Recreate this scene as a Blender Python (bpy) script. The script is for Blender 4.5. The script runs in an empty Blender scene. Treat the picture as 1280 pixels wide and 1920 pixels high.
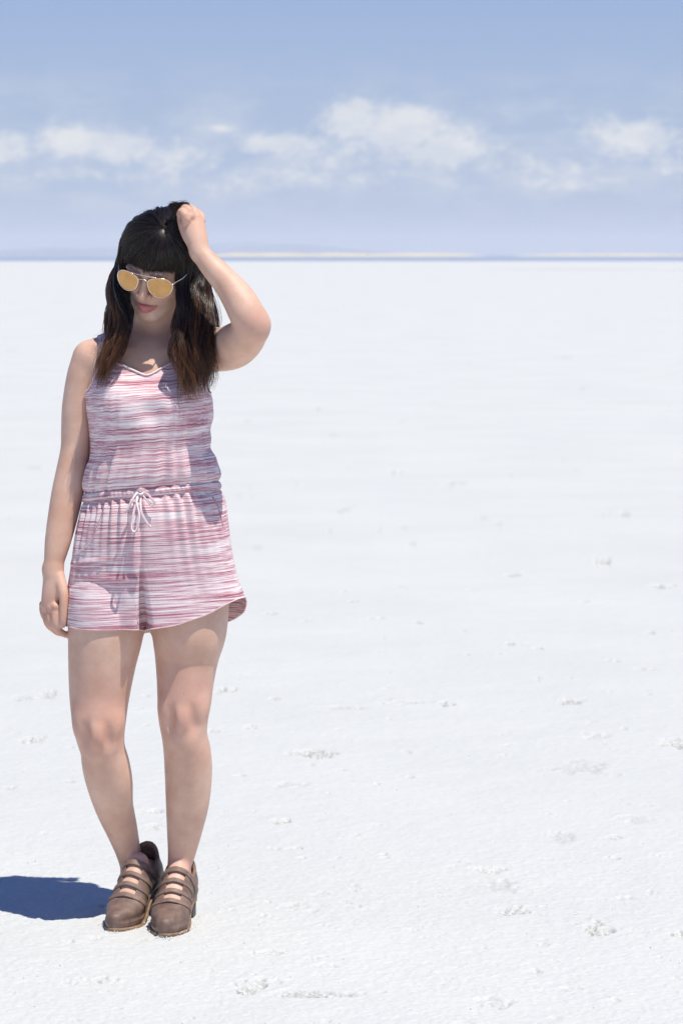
import bpy, math, random
import numpy as np
from mathutils import Matrix, Vector
random.seed(7)
rng = np.random.default_rng(11)
C = bpy.context.scene.collection
scene = bpy.context.scene

# ------------------------------------------------------------------ camera
FPX, HOR, CAMZ, CAMD = 5465.0, 478.0, 1.53, 6.6      # focal in 1920-px-tall pixels
TILT = math.atan((960 - HOR) / FPX)
cam_d = bpy.data.cameras.new('camera')
cam = bpy.data.objects.new('camera', cam_d); C.objects.link(cam)
cam.location = (0, -CAMD, CAMZ)
cam.rotation_euler = (math.pi / 2 - TILT, 0, 0)
cam_d.sensor_fit = 'VERTICAL'; cam_d.sensor_height = 36.0
cam_d.lens = FPX / 1920 * 36.0
cam_d.clip_start = 0.1; cam_d.clip_end = 60000
cam_d.dof.use_dof = True; cam_d.dof.focus_distance = 6.55; cam_d.dof.aperture_fstop = 9.0
scene.camera = cam

# ------------------------------------------------------------------ sun, sky, exposure
LDIR = Vector((-0.27, 0.28, -1.0)).normalized()       # the way the sunlight travels
ELEV = math.asin(-LDIR.z); ROT = math.atan2(-LDIR.x, -LDIR.y)
sun_d = bpy.data.lights.new('sun', 'SUN'); sun_d.energy = 4.6; sun_d.angle = math.radians(0.5)
sun_d.color = (1.0, 0.945, 0.845)
sun = bpy.data.objects.new('sun', sun_d); C.objects.link(sun)
sun.rotation_euler = LDIR.to_track_quat('-Z', 'Y').to_euler()
sun.location = (3, -4, 9)
scene.view_settings.view_transform = 'Standard'; scene.view_settings.look = 'None'
scene.view_settings.exposure = 0.10; scene.view_settings.gamma = 1.0
scene.render.film_transparent = False
scene.cycles.max_bounces = 8; scene.cycles.diffuse_bounces = 4; scene.cycles.glossy_bounces = 3
scene.cycles.transmission_bounces = 2; scene.cycles.volume_bounces = 2; scene.cycles.caustics_reflective = False

world = bpy.data.worlds.new('World'); scene.world = world; world.use_nodes = True

class NT:
    """tiny node helper"""
    def __init__(s, tree): s.t = tree; s.n = tree.nodes; s.l = tree.links
    def node(s, kind, **kw):
        n = s.n.new(kind)
        for k, v in kw.items(): setattr(n, k, v)
        return n
    def link(s, a, b): s.l.new(a, b)
    def val(s, sock, v):
        if hasattr(v, 'is_output') or isinstance(v, bpy.types.NodeSocket): s.link(v, sock)
        else: sock.default_value = v
    def math(s, op, a, b=None, c=None, clamp=False):
        n = s.node('ShaderNodeMath', operation=op, use_clamp=clamp); s.val(n.inputs[0], a)
        if b is not None: s.val(n.inputs[1], b)
        if c is not None: s.val(n.inputs[2], c)
        return n.outputs[0]
    def sstep(s, x, a, b):
        n = s.node('ShaderNodeMapRange', interpolation_type='SMOOTHSTEP')
        s.val(n.inputs[0], x); s.val(n.inputs[1], a); s.val(n.inputs[2], b)
        return n.outputs[0]
    def mix(s, f, a, b, blend='MIX'):
        n = s.node('ShaderNodeMix', data_type='RGBA', blend_type=blend)
        s.val(n.inputs[0], f); s.val(n.inputs[6], a); s.val(n.inputs[7], b)
        return n.outputs[2]
    def noise(s, vec, scale, detail=2.0, rough=0.5, dist=0.0):
        n = s.node('ShaderNodeTexNoise'); 
        if vec is not None: s.link(vec, n.inputs['Vector'])
        n.inputs['Scale'].default_value = scale; n.inputs['Detail'].default_value = detail
        n.inputs['Roughness'].default_value = rough; n.inputs['Distortion'].default_value = dist
        return n.outputs[0]
    def mapping(s, vec, scale=(1, 1, 1), loc=(0, 0, 0)):
        n = s.node('ShaderNodeMapping'); s.link(vec, n.inputs[0])
        n.inputs['Scale'].default_value = scale; n.inputs['Location'].default_value = loc
        return n.outputs[0]
    def ramp(s, f, stops):
        n = s.node('ShaderNodeValToRGB'); s.link(f, n.inputs[0]); e = n.color_ramp.elements
        while len(e) < len(stops): e.new(0.5)
        for k, (p, c) in enumerate(stops): e[k].position = p; e[k].color = c if len(c) == 4 else (*c, 1)
        return n.outputs[0]

def build_world():
    w = NT(world.node_tree); w.n.clear()
    out = w.node('ShaderNodeOutputWorld'); bg = w.node('ShaderNodeBackground')
    sky = w.node('ShaderNodeTexSky', sky_type='NISHITA', sun_disc=False)
    sky.sun_elevation = ELEV; sky.sun_rotation = ROT; sky.altitude = 1280; sky.air_density = 1.0
    sky.dust_density = 0.6; sky.ozone_density = 2.0
    tc = w.node('ShaderNodeTexCoord'); d = tc.outputs['Generated']
    sx = w.node('ShaderNodeSeparateXYZ'); w.link(d, sx.inputs[0])
    el = w.math('MULTIPLY', sx.outputs[2], 57.2958)                       # elevation, degrees near the horizon
    az = w.math('MULTIPLY', w.math('ARCTAN2', sx.outputs[0], sx.outputs[1]), 57.2958)
    cv = w.node('ShaderNodeCombineXYZ'); w.link(az, cv.inputs[0]); w.link(el, cv.inputs[1])
    # low band of thin sky tone (bluer and darker than plain Nishita at the horizon)
    low = w.sstep(el, 14.0, 0.0)
    tint = w.ramp(w.math('MULTIPLY', el, 1 / 6.0, clamp=True), [(0.0, (4.15, 4.95, 6.5)), (0.35, (3.95, 4.9, 6.75)), (1.0, (3.5, 4.55, 6.9))])
    deep = w.mix(1.0, sky.outputs[0], (0.45, 0.64, 1.0, 1), 'MULTIPLY')
    base = w.mix(low, deep, tint)
    # cumulus: soft blobs (az, el, radius az, radius el, strength) broken up by noise
    m1 = w.noise(w.mapping(cv.outputs[0], (1.0, 1.5, 1)), 2.6, 10, 0.66, 0.25)
    m2 = w.noise(w.mapping(cv.outputs[0], (0.5, 1.3, 1), (3.1, 7.7, 0)), 1.3, 6, 0.58, 0.2)
    tot = None
    for px, py, rx, ry, s in [(660, 228, 50, 36, .95), (755, 246, 75, 40, 1.0), (830, 282, 70, 34, .9), (700, 275, 110, 50, .55), (150, 268, 75, 26, .95), (235, 280, 60, 30, .85),
                              (20, 280, 55, 34, .7), (330, 300, 90, 40, .55), (410, 244, 50, 8, .55), (525, 272, 80, 20, .85), (440, 345, 120, 26, .45), (610, 300, 90, 40, .5),
                              (1180, 262, 85, 34, .8), (1110, 250, 50, 22, .5), (920, 280, 70, 26, .4), (1240, 300, 70, 30, .5), (1070, 345, 90, 16, .6), (80, 335, 90, 12, .4), (880, 340, 140, 18, .3), (590, 335, 200, 28, .45), (250, 330, 160, 24, .45), (1010, 315, 160, 28, .45)]:
        a0 = (px - 640) / FPX * 57.2958; e0 = (HOR - py) / FPX * 57.2958
        dx = w.math('MULTIPLY', w.math('SUBTRACT', az, a0), FPX / 57.2958 / rx / 1.3)
        dy = w.math('MULTIPLY', w.math('SUBTRACT', el, e0), FPX / 57.2958 / ry / 1.3)
        r2 = w.math('ADD', w.math('MULTIPLY', dx, dx), w.math('MULTIPLY', dy, dy))
        g = w.math('MULTIPLY', w.math('POWER', 2.718, w.math('MULTIPLY', r2, -1.0)), s)
        tot = g if tot is None else w.math('MAXIMUM', tot, g)
    puff = w.sstep(w.math('ADD', w.math('MULTIPLY', tot, 0.75), w.math('MULTIPLY', m1, 1.0)), 0.68, 1.08)
    veil = w.math('MULTIPLY', w.sstep(m2, 0.36, 0.72), w.math('MULTIPLY', w.sstep(el, 0.3, 1.4), w.sstep(el, 4.2, 2.2)))
    cl = w.math('ADD', w.math('MULTIPLY', puff, 0.66), w.math('MULTIPLY', veil, 0.36), clamp=True)
    col = w.mix(cl, base, (7.6, 7.75, 8.0, 1))
    w.link(col, bg.inputs[0]); bg.inputs[1].default_value = 0.095
    w.link(bg.outputs[0], out.inputs[0])
build_world()

# ------------------------------------------------------------------ pixel rays (measuring the photograph into metres)
def W(px, py, y):
    """world point seen at photo pixel (px,py) on the upright plane at depth y"""
    dx = (px - 640) / FPX; dy = (960 - py) / FPX
    ct, st = math.cos(TILT), math.sin(TILT)
    v = np.array([dx, ct + dy * st, -st + dy * ct])
    return np.array([0, -CAMD, CAMZ]) + v * ((CAMD + y) / v[1])
def G(px, py, z=0.0):
    dx = (px - 640) / FPX; dy = (960 - py) / FPX
    ct, st = math.cos(TILT), math.sin(TILT)
    v = np.array([dx, ct + dy * st, -st + dy * ct])
    return np.array([0, -CAMD, CAMZ]) + v * ((z - CAMZ) / v[2])
PX = CAMD / FPX            # metres per photo pixel at the figure

# ------------------------------------------------------------------ mesh helpers
def new_mesh(name, V, Fq=None, tris=None, smooth=True):
    me = bpy.data.meshes.new(name)
    V = np.asarray(V, np.float32)
    loops = []; tot = []
    if Fq is not None and len(Fq): loops.append(np.asarray(Fq, np.int32).ravel()); tot.append(np.full(len(Fq), 4, np.int32))
    if tris is not None and len(tris): loops.append(np.asarray(tris, np.int32).ravel()); tot.append(np.full(len(tris), 3, np.int32))
    L = np.concatenate(loops); T = np.concatenate(tot)
    me.vertices.add(len(V)); me.vertices.foreach_set('co', V.ravel())
    me.loops.add(len(L)); me.loops.foreach_set('vertex_index', L)
    me.polygons.add(len(T)); st = np.zeros(len(T), np.int32); st[1:] = np.cumsum(T)[:-1]
    me.polygons.foreach_set('loop_start', st); me.polygons.foreach_set('loop_total', T)
    me.update(calc_edges=True); me.validate()
    if smooth: me.polygons.foreach_set('use_smooth', np.ones(len(me.polygons), bool))
    return me
def link(name, me, mat, parent=None):
    o = bpy.data.objects.new(name, me); C.objects.link(o)
    if mat is not None: me.materials.append(mat)
    if parent is not None:
        o.parent = parent
        if parent.parent is None: o.matrix_parent_inverse = Matrix.Translation(-Vector(parent.location))   # meshes hold world coordinates
    return o
def fattr(me, name, arr):
    a = me.attributes.new(name, 'FLOAT', 'POINT'); a.data.foreach_set('value', np.asarray(arr, np.float32))
def vattr(me, name, arr):
    a = me.attributes.new(name, 'FLOAT_VECTOR', 'POINT'); a.data.foreach_set('vector', np.asarray(arr, np.float32).ravel())
def tag(o, label, cat, group=None):
    o['label'] = label; o['category'] = cat
    if group: o['group'] = group

def crom(P, n):
    """Catmull-Rom resample of rows of P (k,d) with n samples per span"""
    P = np.asarray(P, float); k = len(P)
    Q = np.vstack([2 * P[0] - P[1], P, 2 * P[-1] - P[-2]])
    out = []
    for i in range(k - 1):
        p0, p1, p2, p3 = Q[i], Q[i + 1], Q[i + 2], Q[i + 3]
        for t in np.linspace(0, 1, n, endpoint=False):
            out.append(0.5 * (2 * p1 + (p2 - p0) * t + (2 * p0 - 5 * p1 + 4 * p2 - p3) * t * t + (3 * p1 - p0 - 3 * p2 + p3) * t ** 3))
    out.append(P[-1]); return np.array(out)

def tube(P, r, nside=8, closed=False, flat=1.0):
    """verts, quads, tris of a tube along P (n,3); r scalar or (n,)"""
    P = np.asarray(P, float); n = len(P); r = np.broadcast_to(np.asarray(r, float), (n,))
    T = np.gradient(P, axis=0) if not closed else np.roll(P, -1, 0) - np.roll(P, 1, 0)
    T /= np.linalg.norm(T, axis=1)[:, None] + 1e-12
    ref = np.array([0, 1.0, 0.13]); ref /= np.linalg.norm(ref)
    U = np.cross(T, ref); U /= np.linalg.norm(U, axis=1)[:, None] + 1e-9
    Wv = np.cross(T, U)
    a = np.arange(nside) / nside * 2 * math.pi
    V = P[:, None] + r[:, None, None] * (np.cos(a)[None, :, None] * U[:, None] + flat * np.sin(a)[None, :, None] * Wv[:, None])
    V = V.reshape(-1, 3); q = []
    m = n if closed else n - 1
    for i in range(m):
        j = (i + 1) % n
        for k in range(nside):
            k2 = (k + 1) % nside
            q.append((i * nside + k, i * nside + k2, j * nside + k2, j * nside + k))
    t = []
    if not closed:
        V = np.vstack([V, P[0], P[-1]]); c0, c1 = len(V) - 2, len(V) - 1
        for k in range(nside):
            k2 = (k + 1) % nside
            t.append((c0, k2, k)); t.append((c1, (n - 1) * nside + k, (n - 1) * nside + k2))
    return V, np.array(q), np.array(t).reshape(-1, 3)
class Bag:
    def __init__(s): s.V = []; s.q = []; s.t = []; s.n = 0
    def add(s, V, q=None, t=None):
        s.V.append(V)
        if q is not None and len(q): s.q.append(np.asarray(q) + s.n)
        if t is not None and len(t): s.t.append(np.asarray(t) + s.n)
        s.n += len(V); return s
    def mesh(s, name): return new_mesh(name, np.vstack(s.V), np.vstack(s.q) if s.q else None, np.vstack(s.t) if s.t else None)

# ------------------------------------------------------------------ distance-field sculpting
class Field:
    def __init__(s, xs, ys, zs):
        s.x, s.y, s.z = [np.asarray(a, np.float32) for a in (xs, ys, zs)]
        s.F = np.full((len(xs), len(ys), len(zs)), 0.06, np.float32)
    def box(s, lo, hi):
        return tuple(slice(max(0, int(np.searchsorted(a, l)) - 1), int(np.searchsorted(a, h)) + 1) for a, l, h in zip((s.x, s.y, s.z), lo, hi))
    def grid(s, sl): return s.x[sl[0]][:, None, None], s.y[sl[1]][None, :, None], s.z[sl[2]][None, None, :]
    def smin(s, sl, D, k):
        A = s.F[sl]
        if k <= 0: s.F[sl] = np.minimum(A, D); return
        h = np.maximum(k - np.abs(A - D), 0) / k
        s.F[sl] = np.minimum(A, D) - h * h * k * 0.25
    def smax(s, sl, D, k):
        A = s.F[sl]; h = np.maximum(k - np.abs(A - D), 0) / max(k, 1e-6)
        s.F[sl] = np.maximum(A, D) + h * h * k * 0.25
    def chain(s, P, k=0.01, lat=(1, 0, 0), carve=False, n=5):
        """P rows: x,y,z,a(lateral radius),b(other radius); smooth tapering limb"""
        P = np.asarray(P, float)
        if P.shape[1] == 4: P = np.hstack([P, P[:, 3:4]])
        if n > 1: P = crom(P, n)
        R = P[:, 3:].max(); m = R + k + 0.012
        sl = s.box(P[:, :3].min(0) - m, P[:, :3].max(0) + m); X, Y, Z = s.grid(sl)
        D = np.full((X.shape[0], Y.shape[1], Z.shape[2]), 0.06, np.float32)
        lat = np.asarray(lat, float)
        for i in range(len(P) - 1):
            A, B = P[i, :3], P[i + 1, :3]; ax = B - A; L = np.linalg.norm(ax)
            if L < 1e-6: continue
            ax = ax / L; u = lat - ax * (lat @ ax); u /= np.linalg.norm(u) + 1e-9; w = np.cross(ax, u)
            mm = max(P[i, 3:].max(), P[i + 1, 3:].max()) + k + 0.012
            lo = np.minimum(A, B) - mm; hi = np.maximum(A, B) + mm
            s2 = s.box(lo, hi)
            ls = tuple(slice(max(0, b.start - a.start), max(0, b.stop - a.start)) for a, b in zip(sl, s2))
            x, y, z = X[ls[0]] - A[0], Y[:, ls[1]] - A[1], Z[:, :, ls[2]] - A[2]
            pa = (x * ax[0] + y * ax[1] + z * ax[2]).astype(np.float32)
            t = np.clip(pa / L, 0, 1); e = pa - t * L
            du = (x * u[0] + y * u[1] + z * u[2]); dw = (x * w[0] + y * w[1] + z * w[2])
            a = P[i, 3] + (P[i + 1, 3] - P[i, 3]) * t; b = P[i, 4] + (P[i + 1, 4] - P[i, 4]) * t; c = np.minimum(a, b)
            q0 = (du / a) ** 2 + (dw / b) ** 2 + (e / c) ** 2
            q1 = (du / (a * a)) ** 2 + (dw / (b * b)) ** 2 + (e / (c * c)) ** 2
            k0 = np.sqrt(q0); d = np.where(q0 < 0.02, -c, k0 * (k0 - 1) / np.sqrt(q1 + 1e-9))
            D[ls] = np.minimum(D[ls], d.astype(np.float32))
        if carve: s.smax(sl, -D, k)
        else: s.smin(sl, D, k)
        return sl, D
    def ell(s, c, r, k=0.01, R=None, carve=False):
        c = np.asarray(c, float); r = np.asarray(r, float); m = r.max() + k + 0.012
        sl = s.box(c - m, c + m); X, Y, Z = s.grid(sl); X, Y, Z = X - c[0], Y - c[1], Z - c[2]
        R = np.eye(3) if R is None else R
        q0 = 0; q1 = 0
        for i in range(3):
            v = X * R[0, i] + Y * R[1, i] + Z * R[2, i]; q0 = q0 + (v / r[i]) ** 2; q1 = q1 + (v / r[i] ** 2) ** 2
        k0 = np.sqrt(q0); D = np.where(q0 < 0.02, -r.min(), k0 * (k0 - 1) / np.sqrt(q1 + 1e-9)).astype(np.float32)
        if carve: s.smax(sl, -D, k)
        else: s.smin(sl, D, k)
    def sample(s, P):
        P = np.asarray(P, np.float32); sh = P.shape[:-1]; P = P.reshape(-1, 3)
        idx = []; fr = []
        for a, v in zip((s.x, s.y, s.z), P.T):
            i = np.clip(np.searchsorted(a, v) - 1, 0, len(a) - 2); idx.append(i); fr.append(np.clip((v - a[i]) / (a[i + 1] - a[i]), 0, 1))
        o = 0
        for dx in (0, 1):
            for dy in (0, 1):
                for dz in (0, 1):
                    o = o + s.F[idx[0] + dx, idx[1] + dy, idx[2] + dz] * (fr[0] if dx else 1 - fr[0]) * (fr[1] if dy else 1 - fr[1]) * (fr[2] if dz else 1 - fr[2])
        return o.reshape(sh)
    def grad(s, P, h=0.004):
        P = np.asarray(P, np.float32); g = np.stack([s.sample(P + np.float32(h) * e) - s.sample(P - np.float32(h) * e) for e in np.eye(3, dtype=np.float32)], -1)
        return g / (np.linalg.norm(g, axis=-1, keepdims=True) + 1e-6)
    def push(s, P, margin, it=2):
        P = np.array(P, np.float32)
        for _ in range(it):
            d = s.sample(P); g = s.grad(P); P = P + g * np.clip(margin - d, 0, 0.05)[..., None]
        return P
    def mesh(s, name, smooth_it=2):
        F = s.F; ins = F < 0; nx, ny, nz = F.shape
        cnt = np.zeros((nx - 1, ny - 1, nz - 1), np.uint8)
        for dx in (0, 1):
            for dy in (0, 1):
                for dz in (0, 1): cnt += ins[dx:nx - 1 + dx, dy:ny - 1 + dy, dz:nz - 1 + dz]
        ci, cj, ck = np.nonzero((cnt > 0) & (cnt < 8)); del cnt
        ids = np.full((nx - 1, ny - 1, nz - 1), -1, np.int32); ids[ci, cj, ck] = np.arange(len(ci))
        acc = np.zeros((len(ci), 3)); num = np.zeros(len(ci))
        cor = [(a, b, c) for a in (0, 1) for b in (0, 1) for c in (0, 1)]
        for a in cor:
            for b in cor:
                if sum(abs(i - j) for i, j in zip(a, b)) != 1 or a > b: continue
                fa = F[ci + a[0], cj + a[1], ck + a[2]]; fb = F[ci + b[0], cj + b[1], ck + b[2]]
                m = (fa < 0) != (fb < 0); t = np.where(m, fa / np.where(fa == fb, 1, fa - fb), 0)
                p = np.array(a)[None] + t[:, None] * (np.array(b) - np.array(a))[None]
                acc += p * m[:, None]; num += m
        p = acc / num[:, None]
        V = np.stack([s.x[ci] + p[:, 0] * (s.x[ci + 1] - s.x[ci]), s.y[cj] + p[:, 1] * (s.y[cj + 1] - s.y[cj]), s.z[ck] + p[:, 2] * (s.z[ck + 1] - s.z[ck])], 1)
        quads = []
        for axis in range(3):
            A = np.take(ins, np.arange(0, ins.shape[axis] - 1), axis); B = np.take(ins, np.arange(1, ins.shape[axis]), axis)
            i, j, k = np.nonzero(A != B); fl = A[i, j, k]
            o1, o2 = [(1, 2), (2, 0), (0, 1)][axis]
            I = np.stack([i, j, k], 1)
            ok = (I[:, o1] > 0) & (I[:, o2] > 0) & (I[:, o1] < F.shape[o1] - 1) & (I[:, o2] < F.shape[o2] - 1); I = I[ok]; fl = fl[ok]
            def cell(d1, d2):
                J = I.copy(); J[:, o1] -= d1; J[:, o2] -= d2; return ids[J[:, 0], J[:, 1], J[:, 2]]
            q = np.stack([cell(1, 1), cell(0, 1), cell(0, 0), cell(1, 0)], 1)
            q[~fl] = q[~fl][:, ::-1]; quads.append(q)
        Q = np.vstack(quads); Q = Q[(Q >= 0).all(1)]
        E = np.vstack([Q[:, [0, 1]], Q[:, [1, 2]], Q[:, [2, 3]], Q[:, [3, 0]]])
        for it in range(smooth_it):                       # light Laplacian
            S = np.zeros_like(V); n = np.zeros(len(V))
            for c in range(3): S[:, c] = np.bincount(E[:, 0], V[E[:, 1], c], len(V)) + np.bincount(E[:, 1], V[E[:, 0], c], len(V))
            n = np.bincount(E[:, 0], minlength=len(V)) + np.bincount(E[:, 1], minlength=len(V))
            V = V + 0.5 * (S / np.maximum(n, 1)[:, None] - V)
        return V, Q

# ------------------------------------------------------------------ materials
def mat_new(name):
    m = bpy.data.materials.new(name); m.use_nodes = True; t = NT(m.node_tree)
    return m, t, t.n['Principled BSDF']
def simple(name, col, rough=0.5, metal=0.0, **kw):
    m, t, b = mat_new(name)
    tc = t.node('ShaderNodeTexCoord')
    nz = t.noise(tc.outputs['Object'], kw.get('nscale', 60.0), 4, 0.6)
    v = kw.get('var', 0.25)
    c0 = tuple(max(0, c * (1 - v)) for c in col); c1 = tuple(min(1, c * (1 + v)) for c in col)
    t.link(t.ramp(nz, [(0.3, c0), (0.7, c1)]), b.inputs['Base Color'])
    b.inputs['Roughness'].default_value = rough; b.inputs['Metallic'].default_value = metal
    if kw.get('bump'):
        bp = t.node('ShaderNodeBump'); bp.inputs['Strength'].default_value = kw['bump']; bp.inputs['Distance'].default_value = 0.002
        t.link(t.noise(tc.outputs['Object'], kw.get('bscale', 400.0), 4, 0.6), bp.inputs['Height']); t.link(bp.outputs[0], b.inputs['Normal'])
    return m

def mat_skin():
    m, t, b = mat_new('skin')
    tc = t.node('ShaderNodeTexCoord'); ob = tc.outputs['Object']
    n1 = t.noise(ob, 14, 4, 0.6); n2 = t.noise(ob, 160, 3, 0.6)
    base = t.ramp(n1, [(0.32, (0.62, 0.375, 0.27)), (0.68, (0.74, 0.50, 0.385))])
    base = t.mix(t.math('MULTIPLY', t.sstep(n2, 0.5, 0.75), 0.25), base, (0.64, 0.38, 0.28, 1))
    def at(nm):
        a = t.node('ShaderNodeAttribute', attribute_name=nm); return a.outputs['Fac']
    base = t.mix(t.math('MULTIPLY', at('flush'), 0.50), base, (0.58, 0.28, 0.215, 1))
    base = t.mix(t.math('MULTIPLY', at('lips'), 0.85), base, (0.46, 0.12, 0.13, 1))
    base = t.mix(t.math('MULTIPLY', at('brow'), 0.75), base, (0.10, 0.045, 0.03, 1))
    base = t.mix(at('nail'), base, (0.62, 0.36, 0.33, 1))
    n3 = t.noise(ob, 42, 5, 0.7)
    base = t.mix(t.math('MULTIPLY', t.sstep(n3, 0.48, 0.72), 0.22), base, (0.60, 0.31, 0.23, 1))
    mole = t.node('ShaderNodeTexVoronoi'); t.link(ob, mole.inputs['Vector']); mole.inputs['Scale'].default_value = 16
    base = t.mix(t.math('MULTIPLY', t.sstep(mole.outputs['Distance'], .030, .016), .55), base, (0.26, 0.11, 0.075, 1))
    t.link(base, b.inputs['Base Color'])
    b.inputs['Roughness'].default_value = 0.50; b.inputs['Specular IOR Level'].default_value = 0.35
    b.inputs['Subsurface Weight'].default_value = 0.06; b.inputs['Subsurface Radius'].default_value = (1.0, 0.35, 0.2); b.inputs['Subsurface Scale'].default_value = 0.008
    bp = t.node('ShaderNodeBump'); bp.inputs['Strength'].default_value = 0.3; bp.inputs['Distance'].default_value = 0.0015
    t.link(t.noise(ob, 330, 4, 0.65), bp.inputs['Height']); t.link(bp.outputs[0], b.inputs['Normal'])
    return m

def mat_jersey(name='striped_jersey', pale=0.0):
    m, t, b = mat_new(name)
    a = t.node('ShaderNodeAttribute', attribute_name='cloth'); uv = a.outputs['Vector']
    fine = t.noise(t.mapping(uv, (16, 700, 1)), 1.0, 3, 0.65)
    mid = t.noise(t.mapping(uv, (5, 300, 1), (4, 2, 0)), 1.0, 3, 0.6)
    big = t.noise(t.mapping(uv, (.9, 55, 1), (9, 1, 0)), 1.0, 2, 0.5)
    grain = t.noise(t.mapping(uv, (900, 1100, 1)), 1.0, 1, 0.5)
    s = t.math('ADD', t.math('MULTIPLY', fine, 0.55), t.math('ADD', t.math('MULTIPLY', mid, 0.72), t.math('MULTIPLY', big, 0.24)))
    s = t.math('ADD', s, t.math('MULTIPLY', t.math('SUBTRACT', grain, 0.5), 0.30))
    s = t.math('SUBTRACT', s, 0.223 + pale)
    col = t.ramp(s, [(0.43, (0.86, 0.82, 0.81)), (0.50, (0.77, 0.62, 0.635)), (0.58, (0.54, 0.25, 0.30)), (0.67, (0.31, 0.075, 0.12))])
    t.link(col, b.inputs['Base Color']); b.inputs['Roughness'].default_value = 0.9
    b.inputs['Sheen Weight'].default_value = 0.15
    bp = t.node('ShaderNodeBump'); bp.inputs['Strength'].default_value = 0.35; bp.inputs['Distance'].default_value = 0.0012
    wr = t.noise(t.mapping(uv, (30, 22, 1)), 1.0, 3, 0.5)
    t.link(t.math('ADD', t.math('MULTIPLY', fine, 0.5), t.math('MULTIPLY', wr, 3.0)), bp.inputs['Height']); t.link(bp.outputs[0], b.inputs['Normal'])
    return m

def mat_hair():
    m, t, b = mat_new('hair')
    a = t.node('ShaderNodeAttribute', attribute_name='along').outputs['Fac']
    r = t.node('ShaderNodeAttribute', attribute_name='rnd').outputs['Fac']
    al = t.math('ADD', a, t.math('MULTIPLY', t.math('SUBTRACT', r, 0.5), 0.56))
    col = t.ramp(al, [(0.40, (0.014, 0.0085, 0.007)), (0.62, (0.028, 0.0135, 0.009)), (0.80, (0.085, 0.036, 0.018)), (0.98, (0.18, 0.083, 0.038))])
    t.link(col, b.inputs['Base Color']); b.inputs['Roughness'].default_value = 0.30
    b.inputs['Specular IOR Level'].default_value = 0.5
    b.inputs['Anisotropic'].default_value = 0.0
    return m

def mat_salt():
    m, t, b = mat_new('salt')
    g = t.node('ShaderNodeNewGeometry'); p = g.outputs['Position']
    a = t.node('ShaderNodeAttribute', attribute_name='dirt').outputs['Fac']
    n1 = t.noise(p, 0.9, 5, 0.6); n2 = t.noise(t.mapping(p, (0.5, 0.12, 1)), 1.0, 4, 0.6)
    n3 = t.noise(p, 320, 3, 0.7); n4 = t.noise(p, 36, 5, 0.65)
    c = t.ramp(n1, [(0.3, (0.582, 0.597, 0.585)), (0.7, (0.627, 0.642, 0.625))])
    c = t.mix(t.math('MULTIPLY', t.sstep(n2, 0.52, 0.74), 0.28), c, (0.545, 0.565, 0.58, 1))
    c = t.mix(t.math('MULTIPLY', t.sstep(n3, 0.45, 0.75), 0.45), c, (0.44, 0.445, 0.45, 1))
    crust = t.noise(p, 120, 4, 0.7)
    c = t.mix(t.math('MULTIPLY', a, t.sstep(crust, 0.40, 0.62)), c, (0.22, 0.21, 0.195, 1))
    t.link(c, b.inputs['Base Color']); b.inputs['Roughness'].default_value = 0.75; b.inputs['Specular IOR Level'].default_value = 0.3
    bp = t.node('ShaderNodeBump'); bp.inputs['Strength'].default_value = 0.45; bp.inputs['Distance'].default_value = 0.004
    h = t.math('ADD', t.math('MULTIPLY', n3, 0.6), t.math('MULTIPLY', n4, 1.0))
    t.link(h, bp.inputs['Height']); t.link(bp.outputs[0], b.inputs['Normal'])
    return m

# ------------------------------------------------------------------ numpy value noise
def vnoise(x, y, seed=0):
    def hsh(i, j):
        n = (i * 374761393 + j * 668265263 + seed * 974634) & 0x7fffffff
        n = ((n ^ (n >> 13)) * 1274126177) & 0x7fffffff
        return ((n ^ (n >> 16)) & 0xffff) / 65535.0
    i = np.floor(x).astype(np.int64); j = np.floor(y).astype(np.int64); u = x - i; v = y - j
    u = u * u * (3 - 2 * u); v = v * v * (3 - 2 * v)
    return (hsh(i, j) * (1 - u) + hsh(i + 1, j) * u) * (1 - v) + (hsh(i, j + 1) * (1 - u) + hsh(i + 1, j + 1) * u) * v
def fbm(x, y, oct=4, seed=0):
    s = 0; a = 0.5; 
    for o in range(oct): s = s + a * vnoise(x * 2 ** o, y * 2 ** o, seed + o * 17); a *= 0.5
    return s

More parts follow.
